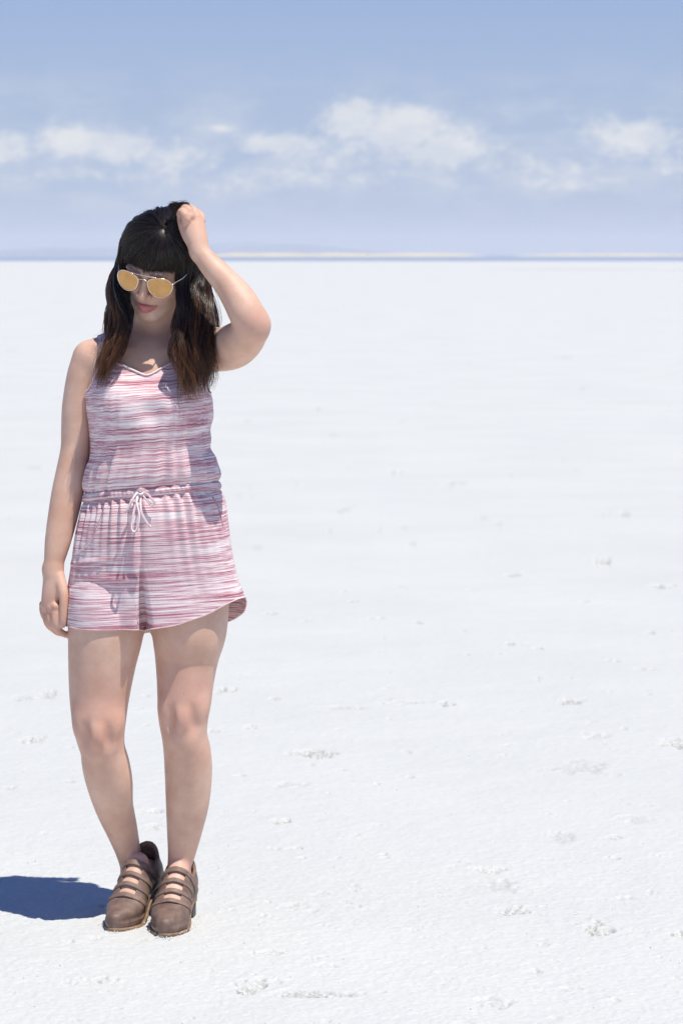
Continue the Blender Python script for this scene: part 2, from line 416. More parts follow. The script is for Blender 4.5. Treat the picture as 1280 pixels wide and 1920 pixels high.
# ================================================================== THE PLACE
SALT_END = 700.0
def build_ground():
    salt = mat_salt()
    # fine sheet: rows further apart with distance, columns by bearing from the tripod
    d = [4.0]
    while d[-1] < 14: d.append(d[-1] * (1.0007 if 5.6 < d[-1] < 7.4 else 1.0012))
    while d[-1] < SALT_END - 4: d.append(d[-1] * 1.012)
    d[-1] = SALT_END; d = np.array(d)
    t = np.concatenate([np.linspace(-0.9, -0.17, 26), np.linspace(-0.15, 0.15, 560), np.linspace(0.17, 0.9, 26)])
    D, T = np.meshgrid(d, t, indexing='ij'); X = D * T; Y = D - CAMD
    near = np.clip((40 - D) / 30, 0, 1)
    z = (fbm(X * 1.3, Y * 0.8, 3, 3) - 0.45) * 0.016 * near + (fbm(X * 9, Y * 7, 3, 5) - 0.45) * 0.006 * near
    z += (fbm(X * 45, Y * 45, 3, 9) - 0.45) * 0.0038 * np.clip((13 - D) / 4, 0, 1)
    z += (fbm(X * 120, Y * 120, 2, 12) - 0.37) * 0.0045 * np.clip((9 - D) / 2, 0, 1)
    z = np.maximum(z, -0.012)
    dirt = np.zeros_like(X)
    spots = [(590, 1412, 45, 10, 1.0), (425, 1292, 18, 5, 1.0), (1130, 1055, 22, 4, 1.2), (1190, 1057, 45, 3, .6), (1240, 1099, 28, 5, .8), (955, 1206, 9, 4, .8), (838, 1321, 22, 6, 1.), (1072, 1316, 26, 7, .9),
             (60, 1390, 36, 6, .9), (90, 1302, 36, 10, .6), (40, 1312, 20, 5, .6), (525, 1539, 22, 5, 1.), (555, 1588, 20, 3, .6), (915, 1632, 34, 7, .8), (930, 1660, 46, 18, .35), (955, 1706, 34, 9, .9), (1122, 1738, 32, 12, 1.),
             (465, 1850, 36, 14, 1.1), (590, 1862, 90, 4, .8), (1268, 1395, 34, 12, 1.), (1085, 1440, 60, 16, .4), (690, 1158, 40, 3, .7), (468, 790, 18, 2, .9), (598, 767, 12, 2, .9), (742, 887, 16, 3, .8), (850, 905, 25, 3, .5),
             (1168, 963, 14, 4, .8), (905, 1043, 14, 3, .6), (960, 1078, 16, 4, .7), (616, 997, 10, 3, .6), (840, 912, 20, 2, .5), (20, 657, 6, 2, .7), (516, 1310, 16, 4, .6), (540, 1470, 36, 6, .45), (1215, 1185, 14, 4, .7), (940, 985, 18, 3, .5),
             (270, 1302, 14, 3, .6), (400, 1372, 14, 4, .5), (285, 1520, 24, 5, .6), (640, 1325, 60, 4, .5), (760, 1318, 60, 5, .55), (1120, 1380, 30, 8, .45), (1195, 1540, 50, 8, .4), (1050, 1570, 26, 12, .4), (560, 1700, 46, 10, .45),
             (510, 1783, 26, 5, .5), (200, 1835, 22, 6, .6), (500, 1838, 30, 8, .5), (1270, 1748, 18, 8, .8), (930, 1880, 44, 12, .5), (60, 876, 20, 2, .5), (595, 828, 10, 2, .7), (690, 884, 26, 2, .5), (1090, 728, 8, 2, .7), (1080, 880, 20, 2, .5), (770, 1020, 10, 2, .5), (630, 960, 22, 2, .5), (470, 1365, 14, 4, .5), (885, 1105, 12, 2, .5), (1210, 1255, 26, 4, .4), (850, 1625, 22, 3, .5), (1060, 670, 14, 3, .4), (480, 930, 30, 2, .4), (730, 1290, 16, 3, .4), (1060, 505, 200, 1.6, .5), (1240, 506, 80, 2, .7)]
    r2 = np.random.default_rng(5)
    for _ in range(230):
        py = 520 + 1400 * r2.uniform() ** .8; w = r2.uniform(4, 16) * (.4 + (py - 478) / 1400); spots.append((r2.uniform(0, 1280), py, w, w * .16 + 1, r2.uniform(.25, .65)))
    for px, py, rx, ry, s in spots:
        c = G(px, py); dist = c[1] + CAMD
        sx = rx * dist / FPX; sy = max(ry * dist * dist / (FPX * CAMZ), sx * 0.35)
        if (py < 1000): sy = max(ry * dist * dist / (FPX * CAMZ), sx * 0.5)
        i0, i1 = np.searchsorted(d, [dist - 4 * sy - .05, dist + 4 * sy + .05]); j0, j1 = np.searchsorted(t, [(c[0] - 4 * sx) / dist - .01, (c[0] + 4 * sx) / dist + .01])
        x = X[i0:i1, j0:j1] - c[0]; y = Y[i0:i1, j0:j1] - c[1]
        wob = fbm(X[i0:i1, j0:j1] * 1.7 / sx, Y[i0:i1, j0:j1] * 1.7 / sy, 4, int(px)) * 2
        e = np.exp(-((x / sx) ** 2 + (y / sy) ** 2)) 
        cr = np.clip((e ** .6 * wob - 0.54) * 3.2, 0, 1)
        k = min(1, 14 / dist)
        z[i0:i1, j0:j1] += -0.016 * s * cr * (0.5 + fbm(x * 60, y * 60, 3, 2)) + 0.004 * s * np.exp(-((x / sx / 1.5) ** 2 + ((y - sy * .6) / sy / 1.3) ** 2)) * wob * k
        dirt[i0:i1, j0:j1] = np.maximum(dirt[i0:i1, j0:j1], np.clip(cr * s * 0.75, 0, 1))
    # faint wind ridges, long and shallow
    z += 0.006 * np.clip(fbm(X * 0.7 + Y * 0.25, Y * 1.4 - X * .3, 3, 31) - 0.52, 0, 1) * near * 4
    # press of each boot
    for (cx, cy) in [(-.392, .0), (-.478, .05), (-.375, .09), (-.398, -.09), (-.503, -.04)]:
        e = np.exp(-(((X - cx) / .055) ** 2 + ((Y - cy) / .07) ** 2)); z = z * (1 - 0.8 * e) + 0.0015 * e
    edge = np.clip((np.abs(T) - 0.16) / 0.05, 0, 1) + np.clip((4.3 - D) / 0.2, 0, 1) ; z -= 0.02 * np.clip(edge, 0, 1)
    n, mcol = X.shape
    V = np.stack([X, Y, z], -1).reshape(-1, 3)
    I = np.arange(n * mcol).reshape(n, mcol)
    Q = np.stack([I[:-1, :-1], I[:-1, 1:], I[1:, 1:], I[1:, :-1]], -1).reshape(-1, 4)
    # wide flat sheet under it reaching all round
    zz = -0.03; f0 = SALT_END - CAMD
    B = np.array([[-2500, -900, zz], [2500, -900, zz], [2500, f0, zz], [-2500, f0, zz]])
    Q = np.vstack([Q, [[len(V) + i for i in range(4)]]]); V = np.vstack([V, B])
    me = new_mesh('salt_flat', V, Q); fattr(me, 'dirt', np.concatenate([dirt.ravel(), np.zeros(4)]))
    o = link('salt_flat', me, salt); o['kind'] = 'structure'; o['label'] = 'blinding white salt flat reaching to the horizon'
    # shallow water beyond
    m, tt, b = mat_new('shallow_water')
    b.inputs['Base Color'].default_value = (0.36, 0.42, 0.52, 1); b.inputs['Roughness'].default_value = 0.35
    gg = tt.node('ShaderNodeNewGeometry'); bp = tt.node('ShaderNodeBump'); bp.inputs['Strength'].default_value = 0.6; bp.inputs['Distance'].default_value = 0.3
    tt.link(tt.noise(gg.outputs['Position'], 0.7, 3), bp.inputs['Height']); tt.link(bp.outputs[0], b.inputs['Normal'])
    V = np.array([[-9000, f0, -.05], [9000, f0, -.05], [9000, 11500, -.05], [-9000, 11500, -.05]])
    o = link('water', new_mesh('water', V, [[0, 1, 2, 3]]), m); o['kind'] = 'structure'; o['label'] = 'thin blue strip of shallow water along the horizon'
    # pale sand bars just above the water line
    sand = simple('sand', (0.62, 0.56, 0.42), 0.9, nscale=0.02, var=0.12)
    def ridge(name, D, x0, x1, h, hf, mat, depth, label, n=160):
        xs = np.linspace((x0 - 640) / FPX * D, (x1 - 640) / FPX * D, n); u = np.linspace(0, 1, n)
        top = h * hf(u); V = []
        for dy, k in ((-depth, 0), (-depth * .45, .75), (0, 1), (depth * .5, .7), (depth, 0)):
            V.append(np.stack([xs, np.full(n, D - CAMD + dy), top * k - (0.06 if k == 0 else 0)], 1))
        V = np.vstack(V); I = np.arange(5 * n).reshape(5, n)
        Q = np.stack([I[:-1, :-1], I[:-1, 1:], I[1:, 1:], I[1:, :-1]], -1).reshape(-1, 4)
        o = link(name, new_mesh(name, V, Q), mat); o['kind'] = 'structure'; o['label'] = label
    ridge('sand_bar', 3000, 380, 912, 3.4, lambda u: np.minimum(1, np.minimum(u, 1 - u) * 9) * (0.75 + 0.25 * fbm(u * 22, u * 0, 3, 4) * 2), sand, 60, 'long pale yellow sand bar on the horizon behind the woman')
    ridge('sand_bar', 3300, 955, 1420, 3.0, lambda u: np.minimum(1, np.minimum(u, 1 - u) * 9) * (0.6 + 0.3 * fbm(u * 18, u * 0, 3, 8) * 2), sand, 60, 'fainter sand bar at the right end of the horizon')
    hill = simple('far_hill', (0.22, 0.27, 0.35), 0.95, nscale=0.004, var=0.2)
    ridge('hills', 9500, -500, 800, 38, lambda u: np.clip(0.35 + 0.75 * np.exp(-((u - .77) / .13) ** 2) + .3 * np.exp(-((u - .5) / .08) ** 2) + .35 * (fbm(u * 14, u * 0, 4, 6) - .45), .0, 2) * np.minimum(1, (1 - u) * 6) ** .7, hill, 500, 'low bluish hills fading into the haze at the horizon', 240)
build_ground()

def build_haze():
    m = bpy.data.materials.new('haze_air'); m.use_nodes = True; t = NT(m.node_tree); t.n.clear()
    out = t.node('ShaderNodeOutputMaterial'); v = t.node('ShaderNodeVolumePrincipled')
    v.inputs['Color'].default_value = (0.93, 0.95, 0.98, 1); v.inputs['Density'].default_value = 1.0e-4; v.inputs['Anisotropy'].default_value = 0.0
    t.link(v.outputs[0], out.inputs['Volume'])
    x, y0, y1, z0, z1 = 9500, -1000, 12000, -1.1, 80
    V = [(-x, y0, z0), (x, y0, z0), (x, y1, z0), (-x, y1, z0), (-x, y0, z1), (x, y0, z1), (x, y1, z1), (-x, y1, z1)]
    o = link('haze', new_mesh('haze', V, [(0, 3, 2, 1), (4, 5, 6, 7), (0, 1, 5, 4), (1, 2, 6, 5), (2, 3, 7, 6), (3, 0, 4, 7)], smooth=False), m)
    o['kind'] = 'stuff'; o['label'] = 'pale blue summer haze over the salt flat'
build_haze()

# ================================================================== THE WOMAN
def spaced(lo, hi, segs, default):
    """axis samples: segs = [(a,b,step)] finer windows"""
    v = [lo]
    while v[-1] < hi:
        st = default
        for a, b, s in segs:
            if a <= v[-1] <= b: st = s
        v.append(v[-1] + st)
    return np.array(v)
xs = spaced(-.735, -.10, [(-.515, -.335, .0016)], .0024)
ys = spaced(-.34, .25, [(-.20, .0, .0016)], .0026)
zs = spaced(-.005, 1.70, [(.66, .83, .0020), (1.34, 1.70, .0016)], .0026)
B = Field(xs, ys, zs)

def limb(rows, k, lat=(1, 0, 0), n=5):
    """rows: px, py, y, half-width px, depth radius m"""
    P = []
    for px, py, y, hw, b in rows:
        w = W(px, py, y); P.append([*w, hw * (CAMD + y) / FPX, b])
    return B.chain(P, k, lat, n=n + 3)

# torso (inside the romper, slightly slimmer than its outline)
limb([(283, 655, .030, 70, .052), (281, 690, .012, 98, .078), (281, 740, .002, 108, .092), (281, 800, .002, 102, .090), (283, 870, .004, 93, .086), (284, 920, .004, 100, .090),
      (284, 985, .010, 120, .102), (283, 1050, .018, 132, .110), (283, 1095, .02, 128, .105)], .02)
for bx in (231, 334): B.ell(W(bx, 772, -.055), (.062, .058, .060), .03)
# shoulders and collar bones
limb([(262, 640, .032, 24, .030), (215, 648, .026, 26, .034), (172, 672, .022, 33, .043)], .03, (0, 0, 1))
limb([(304, 640, .032, 24, .030), (350, 640, .030, 28, .036), (405, 655, .015, 38, .046)], .03, (0, 0, 1))
limb([(262, 664, -.036, 5, .008), (225, 654, -.030, 6, .009), (185, 650, -.006, 6, .010)], .018, (0, 0, 1))
limb([(300, 664, -.036, 5, .008), (340, 652, -.030, 6, .009), (380, 642, -.006, 6, .010)], .018, (0, 0, 1))
# neck
limb([(284, 672, .036, 48, .050), (284, 640, .040, 39, .046), (288, 605, .036, 37.5, .045), (291, 575, .024, 38, .046)], .016)
# legs : silhouettes measured on the photograph
limb([(207, 1075, .012, 72, .088), (200, 1130, -.010, 73, .092), (199, 1180, -.020, 71.5, .089), (192, 1240, -.022, 64, .080), (187, 1300, -.022, 57, .072), (186, 1345, -.032, 51.5, .064), (188, 1378, -.036, 46, .058),
      (193, 1405, -.028, 42.5, .052), (199, 1435, -.012, 45, .054), (206, 1468, .008, 43.5, .056), (214, 1510, .038, 36.5, .050), (227, 1550, .070, 30.5, .043), (239, 1590, .098, 24.5, .036), (247, 1622, .118, 22, .034), (251, 1650, .128, 23, .035)], .02)
limb([(358, 1075, .012, 72, .088), (357, 1130, -.004, 73, .092), (355, 1180, -.008, 70.5, .088), (351, 1225, .0, 61, .080), (348, 1270, -.004, 54.5, .072), (346, 1312, -.010, 51, .065), (344, 1345, -.014, 47, .060), (346, 1378, -.012, 43, .055),
      (351, 1408, .0, 44.5, .054), (353.5, 1445, .018, 45, .057), (352, 1500, .036, 41.5, .053), (347, 1550, .050, 34.5, .045), (341, 1598, .060, 26.5, .037), (336, 1630, .064, 22.5, .034), (335, 1658, .066, 24, .035)], .02)
for kx, ky, kyy in ((182, 1383, -.080), (342, 1352, -.058)):
    B.ell(W(kx, ky - 6, kyy - .001), (.024, .018, .026), .018)
    B.ell(W(kx - 1, ky + 28, kyy + .014), (.015, .014, .018), .012)
    for sd in (-1, 1): B.ell(W(kx + sd * 24, ky + 2, kyy - .013), (.009, .011, .028), .020, None, True)
    B.ell(W(kx + 26, ky - 26, kyy + .018), (.022, .020, .03), .02)
    B.ell(W(kx - 26, ky - 26, kyy + .020), (.018, .018, .03), .02)
# hanging arm
limb([(170, 672, .022, 33, .042), (159, 705, .022, 33, .042), (149, 760, .024, 32, .041), (145, 805, .024, 30, .038), (142, 842, .022, 28, .036), (136, 880, .016, 29.5, .037), (127, 925, .006, 30, .036), (118, 970, -.004, 28, .033),
      (109, 1015, -.014, 24.5, .028), (102.5, 1050, -.020, 19.5, .0235), (100, 1072, -.023, 19, .021)], .010)
B.ell(W(87, 1066, -.012), (.008, .009, .011), .012)      # wrist bone
# raised arm
limb([(402, 655, .014, 40, .047), (420, 655, -.04, 41, .050), (440, 648, -.09, 42, .050), (458, 635, -.14, 38, .045), (471, 618, -.172, 33, .038), (474, 606, -.180, 31, .036)], .014, (0, 0, 1))
limb([(474, 612, -.178, 31, .036), (463, 590, -.182, 33, .040), (449, 563, -.174, 31.5, .037), (428, 534, -.164, 26.5, .032), (413, 517, -.158, 24, .029), (400, 503, -.152, 22, .027), (381, 481, -.142, 18, .023), (373, 470, -.138, 17.5, .021)], .014, (.8, 0, -.6))
B.ell(W(493, 608, -.184), (.012, .014, .013), .012)       # elbow point

# feet inside the boots
class Foot:
    def __init__(s, toe, heel, rise, roll=0.0):
        toe = np.array(toe, float); heel = np.array(heel, float)
        f = toe - heel; f[2] = 0; s.len = np.linalg.norm(f); s.f = f / s.len; s.k = s.len / 0.25
        s.h = heel; s.rise = rise; s.lat = np.array([s.f[1], -s.f[0], 0])      # lat: + towards the picture left for a foot facing the camera
    def pt(s, d, l, z):
        """d metres from heel back on a 0.25 m foot, l sideways, z up; heel raised pivots about the ball"""
        dd = d * s.k; ang = s.rise; piv = 0.18 * s.k
        u = dd - piv
        if u < 0: dd2 = piv + u * math.cos(ang) - z * 0 ; zz = z * math.cos(ang) - u * math.sin(ang); dd2 += z * math.sin(ang) * min(1, -u / .05)
        else: dd2 = dd; zz = z
        return s.h + s.f * dd2 + s.lat * l + np.array([0, 0, zz])
    def inv(s, X, Y, Z):
        x = X - s.h[0]; y = Y - s.h[1]
        dd = x * s.f[0] + y * s.f[1]; l = x * s.lat[0] + y * s.lat[1]; ang = s.rise; piv = 0.18 * s.k
        u = dd - piv; d0 = u * math.cos(ang) - Z * math.sin(ang); z0 = u * math.sin(ang) + Z * math.cos(ang)
        m = np.clip(-u / .05, 0, 1)
        return (piv + (u * (1 - m) + d0 * m)) / s.k, l + Z * 0, Z * (1 - m) + z0 * m
FR = Foot((-.3995, -.148, 0), (-.365, .118, 0), 0.0)
FL = Foot((-.519, -.096, 0), (-.436, .166, 0), 0.16)
FOOT = [(.030, 0, .066, .029, .030), (.060, 0, .072, .031, .034), (.095, 0, .074, .032, .034), (.130, 0, .060, .035, .030), (.165, 0, .043, .040, .024), (.192, 0, .034, .0355, .020), (.220, 0, .029, .022, .015), (.237, 0, .026, .013, .011)]
def foot_field(Fd, ft, off=0.0, loose=None, leg=None):
    Fd.chain([[*ft.pt(d, l, z), a + off, b + off] for d, l, z, a, b in FOOT], .008, ft.lat, n=4)
    an = [(.052, 0, .085, .030, .036), (.058, 0, .12, .028, .034), (.062, 0, .17, .028, .034)]
    if leg is not None: Fd.chain([[*leg, .027, .034], [*(leg * .4 + ft.pt(.075, 0, .085) * .6), .029, .034], [*ft.pt(.085, 0, .07), .030, .030]], .014, ft.lat, n=3)
    else: Fd.chain([[*ft.pt(d, l, z), a + off + (loose or 0), b + off + (loose or 0)] for d, l, z, a, b in an], .016, ft.lat, n=3)
    Fd.chain([[*ft.pt(.085, 0, .112), .024 + off], [*ft.pt(.125, 0, .078), .024 + off], [*ft.pt(.16, 0, .052), .018 + off]], .014, ft.lat, n=3)
foot_field(B, FR, leg=W(335, 1652, .066)); foot_field(B, FL, leg=W(250, 1645, .126))

# ---- hanging hand
def finger(rows, k=.0035):
    P = [[*W(px, py, y), r] for px, py, y, r in rows]
    return B.chain(P, k, n=4)
limb([(100, 1066, -.023, 18.5, .021), (100.5, 1088, -.026, 20, .020), (98, 1112, -.028, 20, .018), (94, 1134, -.028, 17.5, .015), (93, 1141, -.027, 15, .012)], .008, (.93, -.3, 0))
finger([(103, 1136, -.040, .0105), (104, 1150, -.045, .0098), (104.5, 1167, -.046, .0092), (109, 1180, -.042, .0084), (119, 1188, -.034, .0076), (126, 1191, -.026, .0066)])
finger([(95, 1140, -.030, .0102), (94.5, 1156, -.036, .0095), (97, 1172, -.036, .0088), (105, 1183, -.028, .0080), (117, 1188, -.018, .0072), (125, 1188, -.010, .006)])
finger([(87, 1139, -.017, .0095), (86.5, 1154, -.022, .0088), (90, 1169, -.021, .0082), (99, 1179, -.012, .0075), (110, 1183, -.002, .0066)])
finger([(81, 1133, -.004, .0086), (81, 1146, -.008, .0078), (85, 1158, -.007, .0072), (94, 1167, .0, .0065), (103, 1170, .008, .0058)])
finger([(112, 1082, -.034, .0125), (117, 1102, -.044, .0125), (120, 1122, -.050, .0105), (119.5, 1145, -.052, .0095), (118.5, 1162, -.052, .0088), (118, 1172, -.051, .0074)], .006)
for kx, ky, kyy in ((104, 1137, -.050), (95, 1141, -.041), (87, 1139, -.027), (81, 1133, -.012)): B.ell(W(kx, ky, kyy), (.006, .006, .007), .006)

# ---- raised hand, closed on a handful of hair
limb([(374, 474, -.140, 17.5, .021), (371, 455, -.136, 20, .022), (366, 434, -.130, 21.5, .020), (363, 415, -.122, 20, .018), (362, 408, -.118, 17, .014)], .008, (1, .25, 0))
finger([(350, 416, -.136, .0105), (347, 404, -.143, .0096), (341, 397, -.134, .0088), (337, 402, -.120, .0078)])
finger([(358, 407, -.130, .0105), (354, 395, -.132, .0098), (345, 390, -.120, .0088), (339, 395, -.106, .0078)])
finger([(368, 407, -.118, .0100), (364, 396, -.114, .0094), (354, 389, -.100, .0084), (345, 391, -.086, .0074)])
finger([(378, 414, -.104, .0092), (376, 404, -.096, .0086), (367, 396, -.082, .0076), (357, 395, -.070, .0066)])
finger([(362, 458, -.132, .0125), (352, 444, -.130, .0118), (345, 430, -.126, .0104), (341, 418, -.120, .0094), (338, 410, -.112, .0078)], .006)
for kx, ky, kyy in ((351, 412, -.145), (360, 405, -.139), (370, 405, -.125), (379, 413, -.110)): B.ell(W(kx, ky, kyy), (.006, .006, .006), .007)

# ---- head, sculpted in its own frame (x to the picture right, -y out of the face, z up, metres)
YAW, PITCH, ROLL = math.radians(-16), math.radians(31), math.radians(4)
HR = np.array((Matrix.Rotation(ROLL, 3, 'Y') @ Matrix.Rotation(PITCH, 3, 'X') @ Matrix.Rotation(YAW, 3, 'Z')))
HO = W(272.5, 523.5, -.112) - HR @ np.array([0, -.088, .004])
def hw(p): return HO + HR @ np.asarray(p, float)
def hell(c, r, k=.012, carve=False): B.ell(hw(np.array(c) / 1000), np.array(r) / 1000, k, HR, carve)
def hchain(P, k=.004, carve=False, n=4):
    return B.chain([[*hw(np.array(p[:3]) / 1000), *(np.array(p[3:]) / 1000)] for p in P], k, HR[:, 0], carve, n)
hell((0, 17, 34), (69, 83, 62), .01)
hell((0, -36, 32), (54, 44, 42), .02)
hell((0, -28, -20), (60, 54, 56), .02)
hell((0, -34, -66), (45, 43, 36), .02)
for s in (-1, 1):
    hchain([(s * 52, 4, -48, 13), (s * 40, -32, -80, 13), (s * 16, -66, -99, 13)], .02)
    hell((s * 40, -50, -30), (21, 22, 19), .018)
hell((0, -69, -99), (15, 14, 13), .014)
hell((0, -64, -70), (25, 23, 22), .014)
for s in (-1, 1):
    hell((s * 31, -92, 0), (17, 13, 11), .010, True)
    hell((s * 31, -70, 0), (13, 13, 13), .004)
    hchain([(s * 12, -85, 15, 6), (s * 30, -83, 19, 6.5), (s * 47, -70, 15, 6)], .010)
hchain([(0, -81, 10, 8), (0, -90, -12, 8.2), (0, -98, -26, 9.3), (0, -102, -33.5, 10.0)], .008)
for s in (-1, 1):
    hell((s * 12.5, -91, -36.5), (7.2, 9, 7.0), .006)
    hell((s * 6.2, -97, -44.5), (3.4, 4.4, 3.0), .002, True)
    hell((s * 73, 8, -12), (7, 19, 30), .004)
UP = [(-24, -78, -67, 2.0), (-12, -88, -66.5, 3.6), (-4, -92, -65, 4.2), (0, -92, -65.8, 4.0), (4, -92, -65, 4.2), (12, -88, -66.5, 3.6), (24, -78, -67, 2.0)]
LO = [(-22, -79, -69.5, 2.0), (-11, -88, -74.5, 4.8), (0, -91, -76.5, 6.2), (11, -88, -74.5, 4.8), (22, -79, -69.5, 2.0)]
hchain(UP, .004); hchain(LO, .004)
hchain([(-23, -82, -67.8, 1.0), (-10, -93, -70, 1.5), (0, -97, -70.8, 1.6), (10, -93, -70, 1.5), (23, -82, -67.8, 1.0)], .002, True)
hell((0, -88, -54), (3, 4, 6), .004, True)
hell((0, -88, -88), (14, 4, 4), .006, True)

bodyV, bodyQ = B.mesh('body', 3)
skin = mat_skin()
def chain_dist(P, pts, n=6):
    P = crom(np.array(P, float), n); best = np.full(len(pts), 1e9)
    for i in range(len(P) - 1):
        a, b = P[i, :3], P[i + 1, :3]; ab = b - a
        t = np.clip(((pts - a) @ ab) / (ab @ ab + 1e-9), 0, 1)
        best = np.minimum(best, np.linalg.norm(pts - a - t[:, None] * ab, axis=1) - (P[i, 3] + (P[i + 1, 3] - P[i, 3]) * t))
    return best
root = bpy.data.objects.new('person', None); C.objects.link(root)
root.location = Vector(((FR.pt(.12, 0, 0) + FL.pt(.12, 0, 0)) / 2)); root.location.z = 0
tag(root, 'young woman in pink striped romper and sunglasses, one hand raised into her long dark hair', 'person')
bpy.context.view_layer.update()
me = new_mesh('body', bodyV, bodyQ)
hl = (bodyV - HO) @ HR * 1000
lips = np.zeros(len(bodyV)); brow = np.zeros(len(bodyV)); nearh = np.abs(hl).max(1) < 130
hp = hl[nearh]
lips[nearh] = np.clip(1 - np.minimum(chain_dist(UP, hp), chain_dist(LO, hp)) / 1.6, 0, 1)
bd = np.minimum(*[chain_dist([(s * 13, -90, 18, 2.2), (s * 30, -89, 23, 2.6), (s * 50, -72, 17, 1.2)], hp) for s in (-1, 1)])
brow[nearh] = np.clip(1 - bd / 2.0, 0, 1)
flush = np.zeros(len(bodyV))
for c, r in [(W(182, 1380, -.085), .05), (W(343, 1352, -.07), .05), (W(95, 1150, -.03), .045), (W(110, 1185, -.03), .03), (W(250, 1620, .09), .05), (W(335, 1630, .04), .05), (W(488, 610, -.21), .035),
             (hw((.04, -.06, -.03)), .03), (hw((-.04, -.06, -.03)), .03), (hw((0, -.1, -.04)), .018), (W(348, 400, -.12), .03), (W(190, 1330, -.05), .09), (W(345, 1300, -.05), .08)]:
    flush = np.maximum(flush, np.exp(-np.sum((bodyV - c) ** 2, 1) / r ** 2))
nail = np.clip(1 - np.linalg.norm((bodyV - W(118.5, 1168, -.060)) / np.array([.005, .006, .008]), axis=1), 0, 1) ** .3
for a_, v_ in (('lips', lips), ('brow', brow), ('flush', flush), ('nail', nail)): fattr(me, a_, v_)
body = link('body', me, skin, root)

# ================================================================== ROMPER
jersey = mat_jersey(); trim = mat_jersey('pale_trim', .02)
NC = 420
TH = np.arange(NC) / NC * 2 * math.pi                 # 0 picture right, pi/2 front, pi picture left
def spow(v, p): return np.sign(v) * np.abs(v) ** p
def rows_eval(rows, v):
    """rows: (Lx,Ly,Rx,Ry,yfront,yback) spline-sampled at v (array of row indices)"""
    R = np.array(rows, float); n = 24; S = crom(R, n); s = np.clip(np.asarray(v) * n, 0, len(S) - 1.001)
    i = s.astype(int); f = (s - i)[..., None]; return S[i] * (1 - f) + S[i + 1] * f
def ring_px(row, th):
    Lx, Ly, Rx, Ry, yf, yb = [row[..., i] for i in range(6)]
    c = spow(np.cos(th), .86); sn = spow(np.sin(th), .86)
    px = (Lx + Rx) / 2 + (Rx - Lx) / 2 * c; py = (Ly + Ry) / 2 + (Ry - Ly) / 2 * c
    y = np.where(sn > 0, yf * sn, -yb * -sn * -1 * -1 * -1) if False else np.where(sn > 0, yf * sn, yb * -sn)
    return px, py, y
def Wv(px, py, y):
    dx = (px - 640) / FPX; dy = (960 - py) / FPX; ct, st = math.cos(TILT), math.sin(TILT)
    t = (CAMD + y) / (ct + dy * st)
    return np.stack([dx * t, -CAMD + (ct + dy * st) * t, CAMZ + (-st + dy * ct) * t], -1)
def fold(th, seed, n=9, lo=14, hi=46):
    r = np.random.default_rng(seed); s = 0
    for _ in range(n): s = s + r.uniform(.4, 1) * np.sin(th * r.integers(lo, hi) + r.uniform(0, 6.3))
    return s / math.sqrt(n)
BOD = [(161, 928, 408, 905, -.112, .100), (156, 908, 413, 888, -.124, .106), (161, 880, 405, 862, -.126, .106), (170, 850, 394, 834, -.124, .104), (168, 805, 397, 795, -.128, .104), (161, 760, 404, 750, -.128, .106), (160, 728, 407, 726, -.116, .106),
       (172, 695, 398, 692, -.092, .100), (186, 662, 384, 660, -.070, .090)]
topx = np.array([60, 158, 163, 172, 182, 190, 199, 206, 276, 328, 336, 346, 356, 375, 390, 404, 410, 520])
topy = np.array([745, 738, 730, 708, 688, 672, 663, 674, 704, 674, 664, 664, 672, 692, 712, 734, 742, 748])
